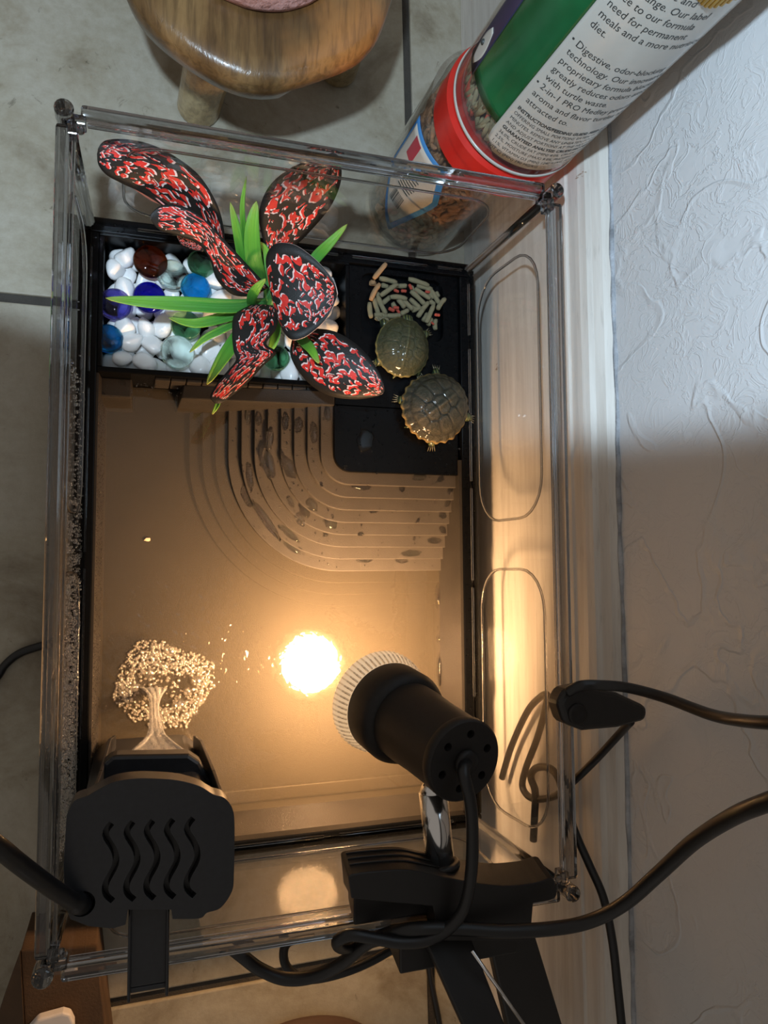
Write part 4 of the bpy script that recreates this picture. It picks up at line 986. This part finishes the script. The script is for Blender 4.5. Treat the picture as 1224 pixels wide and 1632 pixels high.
MB().lathe([(R2 - .0095, .004), (R2 - .0095, .12)], (*J2, 0), n=40).build('contents_core', plain('shrimp_core', (.10, .055, .025), .8), jar2, smooth=True)
def dia(w0, w1):      # pointed label hanging to its lower tip
    return lambda v: (200 - w0 * v ** .8 - 3, 214 + w1 * v ** .9)
patch(J2, R2 + .0002, (.018, .116, lambda v: (224 - 46 * min(1, v * 2.0) ** .8, 226 + 24 * min(1, v * 1.6) - 22 * max(0, v * 1.6 - 1)))).build('blue_label', M['labelblue'], jar2, smooth=True)
patch(J2, R2 + .0005, (.026, .112, lambda v: (222 - 40 * min(1, v * 2.0) ** .8, 223 + 21 * min(1, v * 1.6) - 22 * max(0, v * 1.6 - 1)))).build('white_label', M['labelwhite'], jar2, smooth=True)
for k_ in range(12):
    dg = 205.0 + k_ * 1.35; wz = random.choice((.25, .4, .6, .8))
    MB_ = patch(J2, R2 + .0008, (.046, .060, lambda v, dg=dg, wz=wz: (dg, dg + wz)), nz=1, na=1).build('barcode_bar', M['ink'], jar2)
for k_ in range(7):
    patch(J2, R2 + .0008, (.066 + k_ * .0032, .0669 + k_ * .0032, lambda v, k_=k_: (204 + (k_ % 3), 221 + (k_ * 5 % 4)))  , nz=1, na=8).build('printed_line', M['ink'], jar2)
patch(J2, R2 + .0007, (.090, .110, lambda v: (192, 204)), nz=3, na=6).build('red_print', M['labelred'], jar2)

# ------------------------------------------------------------------ wooden stand with pink stone
sb = at(430, 170, .098); SC = (sb.x - .012, sb.y + .083); SR = .086
stl = empty('wooden_stool', (SC[0], SC[1], 0), 'small round slab wood stool on the tiles behind the tank', 'stool')
prof = [(.001, .096), (.060, .096), (.076, .099), (.0835, .107), (SR, .117), (.0845, .124), (.079, .1275), (.070, .1285), (.001, .1285)]
me = MB().lathe(prof, (*SC, 0), n=90); 
for i, v in enumerate(me.v):
    a = math.atan2(v[1] - SC[1], v[0] - SC[0]); f = 1 + .025 * math.sin(3 * a + 1) + .015 * math.sin(7 * a) - (.05 if -1.35 < a < -.55 and v[2] < .112 else 0)
    me.v[i] = (SC[0] + (v[0] - SC[0]) * f, SC[1] + (v[1] - SC[1]) * f, v[2])
me.build('seat', M['seatwood'], stl, smooth=True)
for (x0, y0, x1, y1) in ((-.056, .312, -.045, .345), (SC[0] + .062, SC[1] + .03, SC[0] + .045, SC[1] + .02), (SC[0] - .05, SC[1] + .07, SC[0] - .04, SC[1] + .05), (.006, .300, .000, .330)):
    pass
for (fx, fy, tx, ty) in ((-.060, .313, -.052, .325), (.045, .365, .035, .365), (.02, .43, .01, .42), (-.085, .42, -.07, .41)):
    MB().tube([(fx, fy, 0), (fx + (tx - fx) * .5, fy + (ty - fy) * .5, .05), (tx, ty, .1)], [.0150, .0165, .0175], 24).build('leg', M['legwood'], stl, bevel=.0015)
ST = at(402, 26, .129); pkd = MB().lathe([(.001, .1287), (.050, .1287), (.0545, .1300), (.0555, .134), (.053, .140), (.042, .145), (.001, .147)], (ST.x, ST.y + .0575, 0), n=80)
for i, v in enumerate(pkd.v):
    nn = noise.noise(Vector(v) * 90) * .0014; pkd.v[i] = (v[0] + nn, v[1] + nn * .6, v[2] + (abs(nn) if v[2] > .1295 else 0))
tag(pkd.build('pink_stone', M['salt'], smooth=True), 'pink rough round stone resting on the wooden stool', 'stone')

# ------------------------------------------------------------------ cardboard box, white item
bx = empty('cardboard_box', (-.16, -.30, 0), 'brown cardboard box on the floor at the bottom left corner', 'box')
a, b, c, d = Vector((-.157, -.238, 0)), Vector((-.1160, -.242, 0)), Vector((-.1050, -.330, 0)), Vector((-.150, -.330, 0)); H = Vector((0, 0, .052))
MB().hexa([a, b, c, d], [a + H, b + H, c + H, d + H]).build('carton', M['card'], bx, bevel=.0008)
e = Vector((-.185, -.330, .030)); MB().hexa([a + H * .98, d + H * .98, e, Vector((-.1665, -.268, .035))], [a + H * 1.03, d + H * 1.03, e + Vector((0, 0, .002)), Vector((-.1665, -.268, .037))]).build('flap', M['card'], bx)
P = [at(x, y, .060) for x, y in ((40, 1647), (60, 1625), (100, 1614), (112, 1617), (118, 1630), (120, 1680), (40, 1690))]
tag(MB().prism([(p.x, p.y) for p in P], .0525, .060).build('white_case', M['whiteplastic'], bevel=.0015, seg=3), 'white rounded plastic case lying on the cardboard box', 'case')

# brown rounded thing cut off by the bottom edge
q = at(490, 1662, .02); o = MB(); pr_ = []
for j in range(12):
    a = PI / 2 * j / 11; pr_.append((max(.0005, .042 * math.cos(a) ** .8), .004 + .024 * math.sin(a)))
o.lathe([(.036, 0), (.042, .004)] + pr_[1:], (q.x, q.y - .034, 0), n=64)
for i, v in enumerate(o.v): o.v[i] = (q.x + (v[0] - q.x) * 1.45, v[1], v[2])
tag(o.build('brown_mound', plain('smooth_brown_surface', (.085, .048, .034), .5), smooth=True), 'smooth brown rounded object cut off by the bottom edge left of the clamp', 'object')
